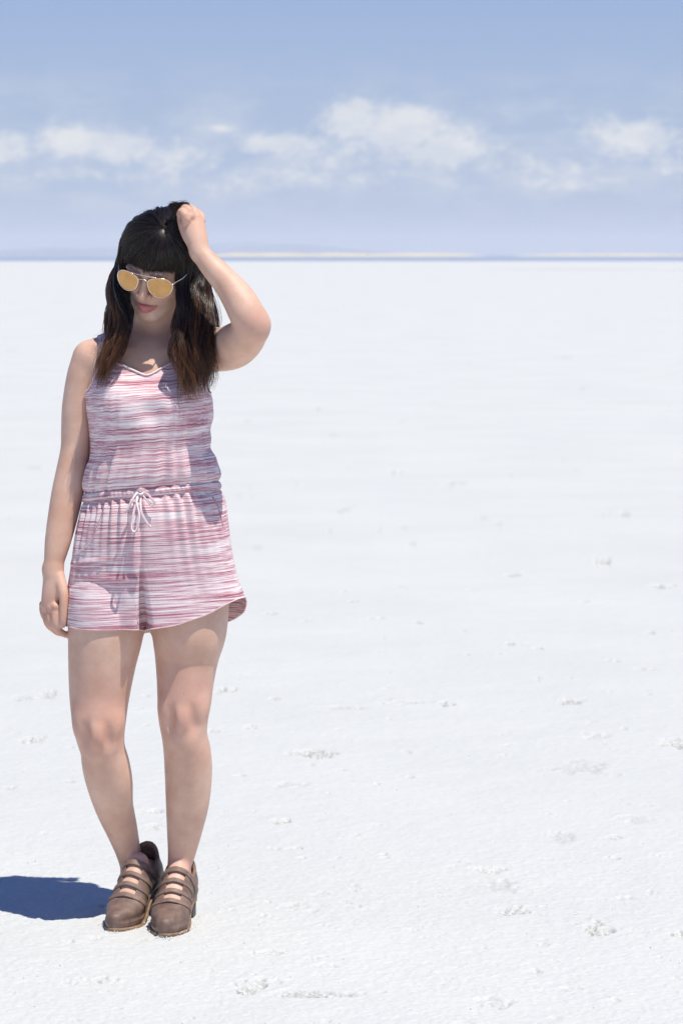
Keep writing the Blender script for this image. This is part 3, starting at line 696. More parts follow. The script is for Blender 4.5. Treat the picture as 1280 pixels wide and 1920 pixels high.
def build_bodice():
    NV = 230; vv = np.linspace(0, 8, 700)
    RW = rows_eval(BOD, vv)[:, None, :]; px, py, y = ring_px(RW, TH[None, :])
    lim = np.where(np.sin(TH) > -.05, 0, 0)[None, :] + np.where(np.sin(TH)[None, :] > 0, np.interp(px, topx, topy), np.interp(px, [60, 160, 185, 200, 365, 385, 404, 500], [745, 738, 690, 680, 680, 690, 735, 745]))
    under = py < lim
    first = np.where(under.any(0), under.argmax(0), len(vv) - 1)
    vtop = vv[first]
    # smooth crossing
    V = np.linspace(0, 1, NV)[:, None] * vtop[None, :]
    RW = rows_eval(BOD, V); px, py, y = ring_px(RW, np.broadcast_to(TH, V.shape))
    # bust, gathers above the waistband, soft drape
    g = lambda cx, cy, r: np.exp(-((px - cx) ** 2 + (py - cy) ** 2) / r ** 2)
    y = np.where(np.sin(TH)[None] > 0, y - .012 * g(228, 772, 48) - .012 * g(338, 768, 48) + .010 * g(283, 775, 22), y)
    hgt = np.clip((py.max(0)[None] - py) / 1.0, 0, 400)                  # px above the waist
    A = fold(TH, 3)[None]; A2 = fold(TH, 5, 6, 30, 80)[None]; A3 = fold(TH, 8, 5, 5, 14)[None]
    wob = fold(TH[None] + .0012 * hgt, 3)
    amp = .0042 * np.exp(-(hgt / 75) ** 1.3) + .0008 * np.exp(-(hgt / 190) ** 2)
    dr = amp * wob * (1 - np.exp(-(hgt / 9) ** 2)) + .0010 * np.exp(-(hgt / 22) ** 2) * A2 + .0016 * A3 * np.exp(-(hgt / 160) ** 2)
    # diagonal pulls below the lifted arm
    dr += .0022 * np.sin((px * .10 + py * .16)) * np.exp(-((px - 385) ** 2 / 30 ** 2 + (py - 810) ** 2 / 60 ** 2))
    P = Wv(px, py, y)
    ctr = P.mean(1, keepdims=True); rad = P - ctr; rad[..., 2] = 0; rad /= np.linalg.norm(rad, axis=-1, keepdims=True) + 1e-9
    P = P + rad * dr[..., None]
    # sit on the skin near the top edge, never inside the body
    P = B.push(P, .0035, 3)
    tt = np.clip((np.linspace(0, 1, NV) - .80) / .2, 0, 1)[:, None]
    d = B.sample(P); gr = B.grad(P); pull = np.clip(d - .004, 0, .03) * tt ** 1.0 * (np.sin(TH)[None] > -.9)
    P = P - gr * (pull * .9)[..., None]
    Pw = P.copy()
    for _ in range(14): Pw = (np.roll(Pw, 1, 1) + 2 * Pw + np.roll(Pw, -1, 1)) / 4
    wt = np.clip((np.linspace(0, 1, NV) - .7) / .25, 0, 1)[:, None, None]; P = P * (1 - wt) + Pw * wt
    arc = np.cumsum(np.concatenate([np.zeros((1, NC)), np.linalg.norm(np.diff(P, axis=0), axis=-1)]), 0)
    zc = P[..., 2] + .075 * (P[..., 0] + .43) * -1 * 1.0
    uv = np.stack([np.broadcast_to(TH * .16, V.shape), arc * .35 + zc * .65, np.zeros_like(V)], -1)
    I = np.arange(NV * NC).reshape(NV, NC); J = np.roll(I, -1, 1)
    Q = np.stack([I[:-1], I[1:], J[1:], J[:-1]], -1).reshape(-1, 4)
    return P, uv, Q
def waist_ring(dy0, dy1):
    """elastic casing between bodice and shorts"""
    NV = 12; v = np.linspace(0, 1, NV)[:, None]; th = TH[None]
    row = np.zeros((NV, NC, 6))
    L0, R0 = (162, 925, 407, 902), (159, 942, 410, 917)
    for i in range(4): row[..., i] = L0[i] + (R0[i] - L0[i]) * v
    row[..., 4] = -.112; row[..., 5] = .100
    px, py, y = ring_px(row, np.broadcast_to(th, (NV, NC)))
    P = Wv(px, py, y); ctr = P.mean(1, keepdims=True); rad = P - ctr; rad[..., 2] = 0; rad /= np.linalg.norm(rad, axis=-1, keepdims=True)
    bul = .0030 + .0038 * np.sin(v * math.pi) ** .5 + .0012 * np.sin(th * 92 + 1.3 * np.sin(th * 7)) * np.sin(v * math.pi)
    P = P + rad * (bul + .0005)[..., None]
    uv = np.stack([np.broadcast_to(th * .16, (NV, NC)) + 3, np.broadcast_to(v * .016, (NV, NC)) + 2, np.zeros((NV, NC))], -1)
    I = np.arange(NV * NC).reshape(NV, NC); J = np.roll(I, -1, 1)
    return P, uv, np.stack([I[:-1], J[:-1], J[1:], I[1:]], -1).reshape(-1, 4)
SHO = [(161, 936, 408, 911, -.110, .100), (153, 962, 420, 942, -.124, .118), (141, 1005, 430, 998, -.126, .132), (133, 1058, 438, 1045, -.120, .136), (128, 1112, 450, 1090, -.114, .136), (126, 1165, 463, 1122, -.113, .138), (127, 1205, 472, 1160, -.114, .140)]
def build_shorts():
    NV = 240; vv = np.linspace(0, 6, 700)
    RW = rows_eval(SHO, vv)[:, None, :]; px, py, y = ring_px(RW, TH[None, :])
    s = np.sin(TH)[None]
    front = np.interp(px, [110, 127, 133, 165, 268, 275, 330, 392, 425, 445, 467, 520], [1140, 1160, 1172, 1179, 1181, 1180, 1172, 1152, 1132, 1122, 1117, 1116])
    back = np.interp(px, [110, 128, 150, 200, 270, 400, 440, 455, 464, 520], [1140, 1158, 1178, 1186, 1191, 1180, 1160, 1148, 1128, 1110])
    hem = np.where(s > 0, front, back)
    over = py > hem
    first = np.where(over.any(0), over.argmax(0), len(vv) - 1); vb = vv[first]
    k = 5; ker = np.ones(2 * k + 1) / (2 * k + 1); vb = np.convolve(np.concatenate([vb[-k:], vb, vb[:k]]), ker, 'valid')
    V = np.linspace(0, 1, NV)[:, None] * vb[None]
    RW = rows_eval(SHO, V); px, py, y = ring_px(RW, np.broadcast_to(TH, V.shape))
    dn = np.clip(py - py.min(0)[None], 0, 400)
    A2 = fold(TH, 15, 6, 34, 90)[None]
    amp = .0052 * np.exp(-(dn / 60) ** 1.2) + .0010 * np.exp(-(dn / 160) ** 2)
    dr = amp * (1 - np.exp(-(dn / 9) ** 2)) * fold(TH[None] + .0006 * dn, 13, 9, 16, 50) + .0010 * np.exp(-(dn / 20) ** 2) * A2
    big = fold(TH, 21, 5, 4, 11)[None]; dr += .0040 * big * np.clip(dn / 220, 0, 1)
    # sideways drag lines over the left thigh, hand-width apart
    dr += .0035 * np.exp(-((py - 1052 - (px - 190) * -.10) / 7) ** 2) * np.exp(-((px - 170) / 42) ** 2)
    dr += .0042 * np.exp(-((py - 1086 - (px - 200) * .03) / 7) ** 2) * np.exp(-((px - 215) / 55) ** 2)
    fr = np.sin(TH)[None] > 0
    # front and back centre creases
    t = np.clip((py - 1060) / 110, 0, 1)
    crease = np.exp(-((px - (264 + 7 * t)) / (2.6 + 5.5 * t)) ** 2) * (.0035 + .075 * t ** 1.2)
    y = y + np.where(fr, crease, -.5 * crease)
    P = Wv(px, py, y); ctr = P.mean(1, keepdims=True); rad = P - ctr; rad[..., 2] = 0; rad /= np.linalg.norm(rad, axis=-1, keepdims=True)
    P = P + rad * dr[..., None]
    P = B.push(P, .004, 3)
    arc = np.cumsum(np.concatenate([np.zeros((1, NC)), np.linalg.norm(np.diff(P, axis=0), axis=-1)]), 0)
    zc = P[..., 2] - .045 * (P[..., 0] + .43)
    uv = np.stack([np.broadcast_to(TH * .17, V.shape) + 7, zc + 4, np.zeros_like(V)], -1)
    I = np.arange(NV * NC).reshape(NV, NC); J = np.roll(I, -1, 1)
    Q = np.stack([I[:-1], J[:-1], J[1:], I[1:]], -1).reshape(-1, 4)
    # inner legs: a wall of cloth from the front crease to the back crease for each leg
    jf = int(np.argmin(np.abs(px[-1] - 271) + np.where(np.sin(TH) > .3, 0, 999))); jb = int(np.argmin(np.abs(px[-1] - 271) + np.where(np.sin(TH) < -.3, 0, 999)))
    extra = []; r0 = int(NV * .80)
    for off in (-4, 4):
        a = P[r0:, (jf - off) % NC]; b = P[r0:, (jb + off) % NC]; w = np.linspace(0, 1, 24)[None, :, None]
        S = a[:, None] * (1 - w) + b[:, None] * w; S[..., 0] += np.sign(-off) * .004 * np.sin(w[..., 0] * math.pi) * np.linspace(0, 1, len(a))[:, None]
        extra.append(S)
    return P, uv, Q, extra
def grid_append(Vl, uvl, Ql, P, uv, Q):
    n = sum(len(v) for v in Vl); Vl.append(P.reshape(-1, 3)); uvl.append(uv.reshape(-1, 3)); Ql.append(Q + n)
def cloth_obj(name, parts, mat, parent, thick=.0016):
    Vl, uvl, Ql = [], [], []
    for P, uv, Q in parts: grid_append(Vl, uvl, Ql, P, uv, Q)
    me = new_mesh(name, np.vstack(Vl), np.vstack(Ql)); vattr(me, 'cloth', np.vstack(uvl))
    o = link(name, me, mat, parent)
    if thick:
        md = o.modifiers.new('thickness', 'SOLIDIFY'); md.thickness = thick; md.offset = -1
    return o
bp, buv, bq = build_bodice(); sp, suv, sq, inner = build_shorts()
parts = [(bp, buv, bq), (sp, suv, sq)]
for S in inner:
    n, m = S.shape[:2]; I = np.arange(n * m).reshape(n, m)
    parts.append((S, np.stack([S[..., 1] + 9, S[..., 2] + 4, S[..., 0] * 0], -1), np.stack([I[:-1, :-1], I[:-1, 1:], I[1:, 1:], I[1:, :-1]], -1).reshape(-1, 4)))
romper = cloth_obj('romper', parts, jersey, root)
def tube_obj(name, paths, mat, parent, nside=8):
    bag = Bag(); uvs = []
    for P, r, closed in paths:
        V, q, t = tube(P, r, nside, closed); bag.add(V, q, t)
        uvs.append(np.stack([V[:, 0] * 1.0 + V[:, 2], np.full(len(V), .3) + (np.arange(len(V)) % nside) * .0022, V[:, 0] * 0], -1))
    me = bag.mesh(name); vattr(me, 'cloth', np.vstack(uvs)); return link(name, me, mat, parent)
wp, wuv, wq = waist_ring(0, 0); cloth_obj('waistband', [(wp, wuv, wq)], jersey, romper, 0)
edge = bp[-1]; kk = np.ones(7) / 7
es = np.stack([np.convolve(np.concatenate([edge[-3:, c], edge[:, c], edge[:3, c]]), kk, 'valid') for c in range(3)], 1)
es = es + B.grad(es) * .0015
tube_obj('neckline_binding', [(es, .0026, True)], trim, romper)
hemP = np.array(sp[-1]); tube_obj('hem', [(hemP, .0014, True)], trim, romper, 6)
# shoulder straps, laid over the shoulders
def strap(pts, name='strap', hwid=.0085):
    c = crom([W(*p) for p in pts], 14); c = B.push(c, .003, 3); n = len(c)
    T = np.gradient(c, axis=0); T /= np.linalg.norm(T, axis=1)[:, None]; N = B.grad(c); S = np.cross(T, N); S /= np.linalg.norm(S, axis=1)[:, None]
    w = np.linspace(-1, 1, 7); P = c[:, None] + S[:, None] * (w * hwid)[None, :, None]; P = B.push(P, .0028, 2)
    I = np.arange(n * 7).reshape(n, 7); Q = np.stack([I[:-1, :-1], I[:-1, 1:], I[1:, 1:], I[1:, :-1]], -1).reshape(-1, 4)
    L = np.linspace(0, .3, n)[:, None] + 0 * w[None]
    cloth_obj(name, [(P, np.stack([0 * L + w[None] * .01 + 5, L + 1, 0 * L], -1), Q)], jersey, romper, .002)
strap([(199, 672, -.075), (196, 648, -.045), (193, 634, -.005), (194, 645, .045), (198, 690, .10)])
strap([(340, 672, -.075), (346, 645, -.045), (352, 622, .0), (352, 640, .05), (350, 690, .10)])
# drawstring with bow
def dpath(pts): return crom([W(*p) for p in pts], 8)
cord = [dpath([(263, 923, -.126), (256, 926, -.136), (248, 938, -.141), (242, 950, -.142), (236, 962, -.141)]),
        dpath([(266, 922, -.126), (276, 926, -.137), (284, 935, -.141), (290, 942, -.140), (285, 947, -.139), (276, 938, -.137), (266, 926, -.130)]),
        dpath([(262, 924, -.126), (256, 942, -.140), (250, 965, -.150), (246, 985, -.155), (248, 995, -.156), (254, 997, -.156), (258, 990, -.156), (261, 965, -.151), (256, 940, -.141), (260, 924, -.126)]),
        dpath([(265, 925, -.126), (264, 945, -.141), (266, 962, -.149), (274, 978, -.153), (283, 989, -.154)])]
kn = crom([W(258, 921, -.129), W(264, 917, -.135), W(269, 921, -.131), W(265, 927, -.135), W(259, 924, -.131)], 6)
tube_obj('drawstring', [(c, .0027, False) for c in cord] + [(kn, .0036, False)], trim, romper)
# pocket mouths and front seam as raised welts on the cloth
fl = sp.reshape(-1, 3); flp = None
def welt(name, pts, r):
    c = crom([[*p] for p in pts], 10); P = []
    fi = sp[:, :, :]; 
    dx = fi[..., 0]; front = np.broadcast_to((np.sin(TH) > 0)[None], dx.shape)
    for px, py in c:
        g = W(px, py, -.11); dd = (dx - g[0]) ** 2 + (fi[..., 2] - g[2]) ** 2 + np.where(front, 0, 9); k = np.unravel_index(np.argmin(dd), dd.shape); P.append(fi[k] + np.array([0, -.0008, 0]))
    P = np.array(P); ker = np.ones(5) / 5
    for c_ in range(3): P[2:-2, c_] = np.convolve(P[:, c_], ker, 'valid')
    tube_obj(name, [(P, r, False)], jersey, romper, 6)
welt('pocket', [(196, 950), (183, 985), (172, 1010), (155, 1030), (136, 1046)], .0022)
welt('pocket', [(398, 935), (408, 958), (416, 990)], .0020)

# ================================================================== HAIR
hair_m = mat_hair()
HC = np.array([0, 17, 37.]); HRAD = np.array([78, 91, 66.])
pole = np.array([.20, -.42, .88]); pole /= np.linalg.norm(pole)
e1 = np.array([0, -1, 0.]) - pole * (-pole[1]); e1 /= np.linalg.norm(e1); e2 = np.cross(e1, pole); e2 = e2 if e2[0] > 0 else -e2
def on_skull(al, ph, lift):
    d = np.cos(ph) * pole + np.sin(ph) * (math.cos(al) * e1 + math.sin(al) * e2)
    return HC + d * (HRAD + lift)
def skull_path(al, zend, lift, n=10, ymax=999):
    ph = 0.012; pts = []
    while ph < 2.6:
        p = on_skull(al, ph, lift)
        if p[2] < zend and ph > .5: break
        pts.append(p); ph += .05
    pts = np.array(pts); idx = np.linspace(0, len(pts) - 1, n).astype(int); return pts[idx]
def resample(P, m):
    s = np.concatenate([[0], np.cumsum(np.linalg.norm(np.diff(P, axis=0), axis=1))]); t = np.linspace(0, s[-1], m)
    return np.stack([np.interp(t, s, P[:, c]) for c in range(3)], 1)
M = 34
strands = []; meta = []                               # (M,3) world, (along scale, rnd)
def lerp(a, b, t): return a + (b - a) * t
def emit(P, count, spread0, spread1, tipmul=1.0, rmin=.00045, a0=0., a1=1., wav=0.0, short=.0):
    """a lock: count strands round guide P with spread varying along it"""
    P = resample(P, M); T = np.gradient(P, axis=0); T /= np.linalg.norm(T, axis=1)[:, None] + 1e-9
    U = np.cross(T, np.array([0.2, -1, .1])); U /= np.linalg.norm(U, axis=1)[:, None] + 1e-9; Wd = np.cross(T, U)
    u = np.linspace(0, 1, M)
    ph = rng.uniform(0, 6.28); lockr = rng.uniform()
    for _ in range(count):
        a, r = rng.uniform(0, 6.283), math.sqrt(rng.uniform(0, 1))
        sp_ = spread0 * (1 - u) + spread1 * np.sin(np.clip(u * 1.25, 0, 1) * math.pi) ** .8 * (u > .0) + spread1 * .12 * u
        tw = a + .8 * u * rng.normal()
        off = (np.cos(tw) * r * sp_)[:, None] * U + (np.sin(tw) * r * sp_ * .7)[:, None] * Wd
        w1 = wav * u ** 1.5 * np.sin(u * (14 + rng.normal() * .6) + ph + rng.normal() * .25)
        fr = .0009 * u[:, None] * np.cumsum(rng.normal(size=(M, 3)), 0) * .55
        S = P + off + U * w1[:, None] + fr
        cut = 1 - short * rng.uniform(0, 1)
        if cut < .999: S = resample(S[:max(4, int(M * cut))], M)
        strands.append(S); meta.append((a0, a1 * cut + 0 * a0, np.clip(lockr + rng.normal() * .12, -.2, 1.2), rmin * rng.uniform(.7, 1.5)))
deg = math.radians
# fringe
for i in range(430):
    al = deg(rng.uniform(-64, 66)); f = al / deg(64)
    zend = 19.5 - 3 * f * f + rng.normal() * 2.2 - (6 * rng.uniform() if rng.uniform() < .22 else 0); lift = rng.uniform(0, 10)
    p = skull_path(al, max(zend, 30), lift, 12)
    last = p[-1].copy(); tip = last.copy(); tip[2] = zend; tip[1] = max(-93 + 24 * f * f, last[1] - 3) if last[1] < -50 else last[1]
    tip[1] = min(tip[1], last[1] + 3)
    p = np.vstack([p, (last + tip) / 2 + [0, -1.0, 0], tip])
    emit(np.array([hw(q / 1000) for q in p]), 13, .0020, .0022, a0=0, a1=.50, short=.13, rmin=.00075)
# sides and back
for i in range(330):
    side = 1 if i % 2 else -1
    s = rng.uniform(0, 1) ** .85; al = side * deg(56 + 124 * s); lift = rng.uniform(0, 10)
    p = np.array([hw(q / 1000) for q in skull_path(al, 22 - 50 * s, lift, 12)])
    j = rng.normal(size=8); l = rng.uniform(0, 1)
    if side > 0 and s < .66:
        q = s / .66; tail = [W(lerp(336, 380, q) + 2 * j[6], 525, lerp(-.08, -.0, q) - .012 * l), W(lerp(338, 388, q) + 3 * j[0], 560, lerp(-.085, -.045, q) - .02 * l), W(lerp(331, 394, q) + 4 * j[1], 612, lerp(-.09, -.082, q) - .02 * l), W(lerp(328, 396, q) + 5 * j[2], 660, lerp(-.11, -.108, q) - .03 * l),
                             W(lerp(338, 398, q) + 5 * j[3], 700, lerp(-.122, -.10, q) - .03 * l), W(lerp(350, 384, q ** .8) + 4 * j[4], lerp(760, 724, q) + 12 * j[5], lerp(-.135, -.12, q) - .02 * l)]
        wv = .0125
    elif side < 0 and s < .66:
        q = s / .66; tail = [W(lerp(223, 212, q) + 1.5 * j[6], 518, lerp(-.05, -.0, q) - .01 * l), W(lerp(229, 207, q) + 2 * j[0], 560, lerp(-.062, -.02, q) - .012 * l), W(lerp(243, 212, q) + 2 * j[1], 600, lerp(-.08, -.03, q) - .012 * l), W(lerp(233, 200, q) + 3 * j[2], 640, lerp(-.085, -.045, q) - .015 * l),
                             W(lerp(216, 186, q) + 4 * j[3], 680, lerp(-.10, -.065, q) - .015 * l), W(lerp(198, 175, q) + 4 * j[4], lerp(718, 716, q) + 14 * j[5], lerp(-.112, -.085, q) - .015 * l)]
        wv = .007
    else:
        q = (s - .66) / .34; x0 = 400 if side > 0 else 206
        tail = [W(lerp(x0, 300, q) + 3 * j[0], 575, lerp(.05, .115, q)), W(lerp(x0 + (2 if side > 0 else -6), 298, q) + 4 * j[1], 630, lerp(.07, .125, q)), W(lerp(392 if side > 0 else 205, 298, q) + 5 * j[2], 680, .125 + .01 * l), W(lerp(380 if side > 0 else 215, 298, q) + 5 * j[3], 735 + 10 * j[4], .135)]
        wv = .006
    P = crom(np.vstack([p[:-1], tail]), 5)
    emit(P, 34, .0030, .0068, a0=0, a1=1.0, wav=wv, short=.26, rmin=.00072)
# flyaways round the crown and down the locks
for i in range(90):
    side = rng.choice([-1, 1]); s = rng.uniform(0, .9); al = side * deg(50 + 125 * s)
    p = np.array([hw(q / 1000) for q in skull_path(al, 5, rng.uniform(9, 15), 10)])
    x = (lerp(200, 250, rng.uniform()) if side < 0 else lerp(330, 412, rng.uniform()))
    tail = [W(x + rng.normal() * 4, 600, -.05), W(x + (-14 if side < 0 else 0) + rng.normal() * 8, 650 + rng.normal() * 15, -.09), W(x + (-34 if side < 0 else 2) + rng.normal() * 9, 700 + rng.normal() * 18, -.11)]
    emit(crom(np.vstack([p[:-1], tail]), 5), 1, .004, .006, a1=1.0, wav=.008, rmin=.0003)
# handful lifted into the fist and curling out above it
for i in range(26):
    al = deg(rng.uniform(20, 120)); p = [hw(on_skull(al, ph, 6) / 1000) for ph in (rng.uniform(.35, .6), rng.uniform(.2, .3))]
    j = rng.normal(size=(4, 2)) * 3
    tail = [W(331 + j[0, 0], 410 + j[0, 1], -.110), W(332 + j[1, 0] * .8, 395 + j[1, 1], -.118), W(328 + j[2, 0] * 1.8, 385 + j[2, 1], -.118)]
    k = rng.integers(0, 3)
    if k == 0: tail += [W(323 + j[3, 0], 384 + j[3, 1], -.11), W(318 + j[3, 1], 391 + j[3, 0], -.10)]
    elif k == 1: tail += [W(340 + j[3, 0], 385 + j[3, 1], -.12), W(351 + j[3, 1], 381 + j[3, 0] * .6, -.122), W(352 + j[3, 0], 388 + j[3, 1], -.125)]
    else: tail += [W(334 + j[3, 0] * 1.5, 381 + j[3, 1] * .7, -.11)]
    emit(crom(np.vstack([p, tail]), 8), 34, .0050, .0040, a1=.5, rmin=.0006, wav=.0015, short=.35)
S = np.array(strands)                                  # (N,M,3)
# keep every strand outside skin and cloth
chest = (S[..., 2] < 1.335) & (S[..., 1] < .05)
marg = np.where(chest, .011, .003).astype(np.float32)
S2 = np.array(S, np.float32)
for _ in range(2):
    d = B.sample(S2); g = B.grad(S2); mv = np.clip(marg - d, 0, .03) * np.clip(np.linspace(0, 1, M) * 8, 0, 1)[None]
    ker = np.array([.25, .5, .25]); mp = np.pad(mv, ((0, 0), (1, 1)), 'edge'); mv = np.maximum(mv, mp[:, :-2] * .25 + mp[:, 1:-1] * .5 + mp[:, 2:] * .25)
    S2 = S2 + g * mv[..., None]
for _ in range(3): S2[:, 1:-1] = (S2[:, :-2] + 2 * S2[:, 1:-1] + S2[:, 2:]) / 4
S = S2.astype(float)
def build_hair():
    N = len(S); T = np.gradient(S, axis=1); T /= np.linalg.norm(T, axis=2, keepdims=True) + 1e-9
    U = np.cross(T, np.array([.15, -1, .2])); U /= np.linalg.norm(U, axis=2, keepdims=True) + 1e-9; Wd = np.cross(T, U)
    mt = np.array(meta); u = np.linspace(0, 1, M)
    r = mt[:, 3:4] * np.clip(1.15 - u[None] ** 3 * .95, .12, 1) * np.clip(u[None] * 10 + .5, 0, 1)
    V = []
    for k in range(3):
        a = k * 2 * math.pi / 3 + math.pi / 6
        V.append(S + r[..., None] * (math.cos(a) * U + math.sin(a) * Wd))
    V = np.stack(V, 2).reshape(-1, 3)
    I = np.arange(N * M * 3).reshape(N, M, 3)
    Q = np.stack([I[:, :-1], np.roll(I, -1, 2)[:, :-1], np.roll(I, -1, 2)[:, 1:], I[:, 1:]], -1).reshape(-1, 4)
    al = mt[:, 0:1] + (mt[:, 1:2] - mt[:, 0:1]) * u[None]
    al = np.repeat(al[..., None], 3, 2).ravel(); rd = np.repeat(np.repeat(mt[:, 2:3], M, 1)[..., None], 3, 2).ravel()
    # dark under-layer hugging the skull so no skin shows between locks
    ths = np.linspace(0, 2 * math.pi, 64, endpoint=False); cap = []
    for al_ in ths:
        f = abs(((al_ + math.pi) % (2 * math.pi)) - math.pi) / math.pi
        zend = 32 if f < .30 else (lerp(32, -70, min(1, (f - .30) / .3)))
        pts = []; ph = .001
        while ph < 2.5:
            q = on_skull(al_, ph, -5.5)
            if q[2] < zend: break
            pts.append(q); ph += .03
        pts = np.array(pts); ii = np.linspace(0, len(pts) - 1, 24); i0 = ii.astype(int); cap.append([hw(pts[k] / 1000) for k in i0])
    cap = np.array(cap); n0 = len(V); I = np.arange(64 * 24).reshape(64, 24) + n0; J = np.roll(I, -1, 0)
    Qc = np.stack([I[:, :-1], I[:, 1:], J[:, 1:], J[:, :-1]], -1).reshape(-1, 4)
    V = np.vstack([V, cap.reshape(-1, 3)]); Q = np.vstack([Q, Qc])
    me = new_mesh('hair', V, Q); fattr(me, 'along', np.concatenate([al, np.zeros(64 * 24)])); fattr(me, 'rnd', np.concatenate([rd, np.full(64 * 24, .3)]))
    link('hair', me, hair_m, root)
build_hair()

# ================================================================== SUNGLASSES (resting on her nose)
def build_glasses():
    gold = simple('rose_gold_wire', (0.86, 0.70, 0.58), .22, 1.0, var=.04)
    m, t, b = mat_new('amber_mirror'); tc = t.node('ShaderNodeTexCoord')
    nz = t.noise(tc.outputs['Object'], 55, 5, .6)
    t.link(t.ramp(nz, [(.3, (.47, .265, .10)), (.7, (.60, .36, .155))]), b.inputs['Base Color'])
    b.inputs['Metallic'].default_value = .9; b.inputs['Roughness'].default_value = .10
    t.link(t.ramp(t.noise(tc.outputs['Object'], 90, 5, .65), [(.35, (.05,) * 3), (.75, (.22,) * 3)]), b.inputs['Roughness'])
    g = bpy.data.objects.new('sunglasses', None); C.objects.link(g); g.location = Vector(hw((0, -.098, 0))); bpy.context.view_layer.update()
    tag(g, 'gold wire aviator sunglasses with amber mirrored lenses resting on the woman\'s nose', 'sunglasses')
    tear = crom([(-25, 3), (-21, 14), (-8, 20), (8, 21), (21, 16), (29, 4), (28, -9), (20, -21), (7, -27), (-8, -24), (-19, -14), (-25, 3)], 6)[:-1]
    def surf(x, z): return -102.5 + .0034 * x * x + .04 * z
    fr = []
    for s in (-1, 1):
        L = [(s * (35.5 + x), surf(35.5 + x, z), z - 1) for x, z in tear]
        fr.append((np.array([hw(np.array(p) / 1000) for p in L]), .00105, True))
        # domed lens
        V = []; n = len(tear); rings = 6
        for k in range(rings, 0, -1):
            f = k / rings
            for x, z in tear:
                X, Zz = 1.5 + (x - 1.5) * f * .985, -3 + (z + 3) * f * .985
                V.append(hw(np.array((s * (35.5 + X), surf(35.5 + X, Zz) - 1.3 * (1 - f * f), Zz - 1)) / 1000))
        V.append(hw(np.array((s * 37, surf(37, -3) - 1.3, -4)) / 1000)); Q = []; T = []
        for k in range(rings - 1):
            for i in range(n): Q.append((k * n + i, k * n + (i + 1) % n, (k + 1) * n + (i + 1) % n, (k + 1) * n + i))
        for i in range(n): T.append(((rings - 1) * n + i, (rings - 1) * n + (i + 1) % n, rings * n))
        if s > 0: Q = [q[::-1] for q in Q]; T = [q[::-1] for q in T]
        o = link('lens', new_mesh('lens', V, Q, T), m, g)
        arm = crom([(s * 64, surf(64, 5), 5), (s * 68, -74, 6), (s * 76, -50, 6), (s * 79, 0, 5), (s * 77, 22, -6)], 6)
        V, q, tt = tube([hw(np.array(p) / 1000) for p in arm], .0013, 8); link('temple', new_mesh('temple', V, q, tt), gold, g)
    bag = Bag()
    for P, r, c in fr: bag.add(*tube(P, r, 8, c))
    bag.add(*tube([hw(np.array(p) / 1000) for p in crom([(-11, -101, 6), (-7, -102, 10), (0, -102.5, 11.5), (7, -102, 10), (11, -101, 6)], 6)], .0011))
    bag.add(*tube([hw(np.array(p) / 1000) for p in crom([(-30, -97, 20), (-14, -101, 21), (0, -102, 21.5), (14, -101, 21), (30, -97, 20)], 6)], .0010))
    for s in (-1, 1):
        bag.add(*tube([hw(np.array(p) / 1000) for p in crom([(s * 10, -101, 2), (s * 9, -97, -2), (s * 9.5, -94, -7)], 4)], .0008))
    link('frame', bag.mesh('frame'), gold, g)
build_glasses()
# small silver ear drop
def earring():
    V, q, t = tube(crom([W(241, 590, -.040), W(241.5, 597, -.042), W(242, 604, -.043)], 4), np.array([.0008, .0009, .0010, .0016, .0022, .0026, .0024, .0016, .0006]), 8)
    link('earring', new_mesh('earring', V, q, t), simple('silver', (.8, .8, .82), .15, 1.0, var=.02), root)
earring()

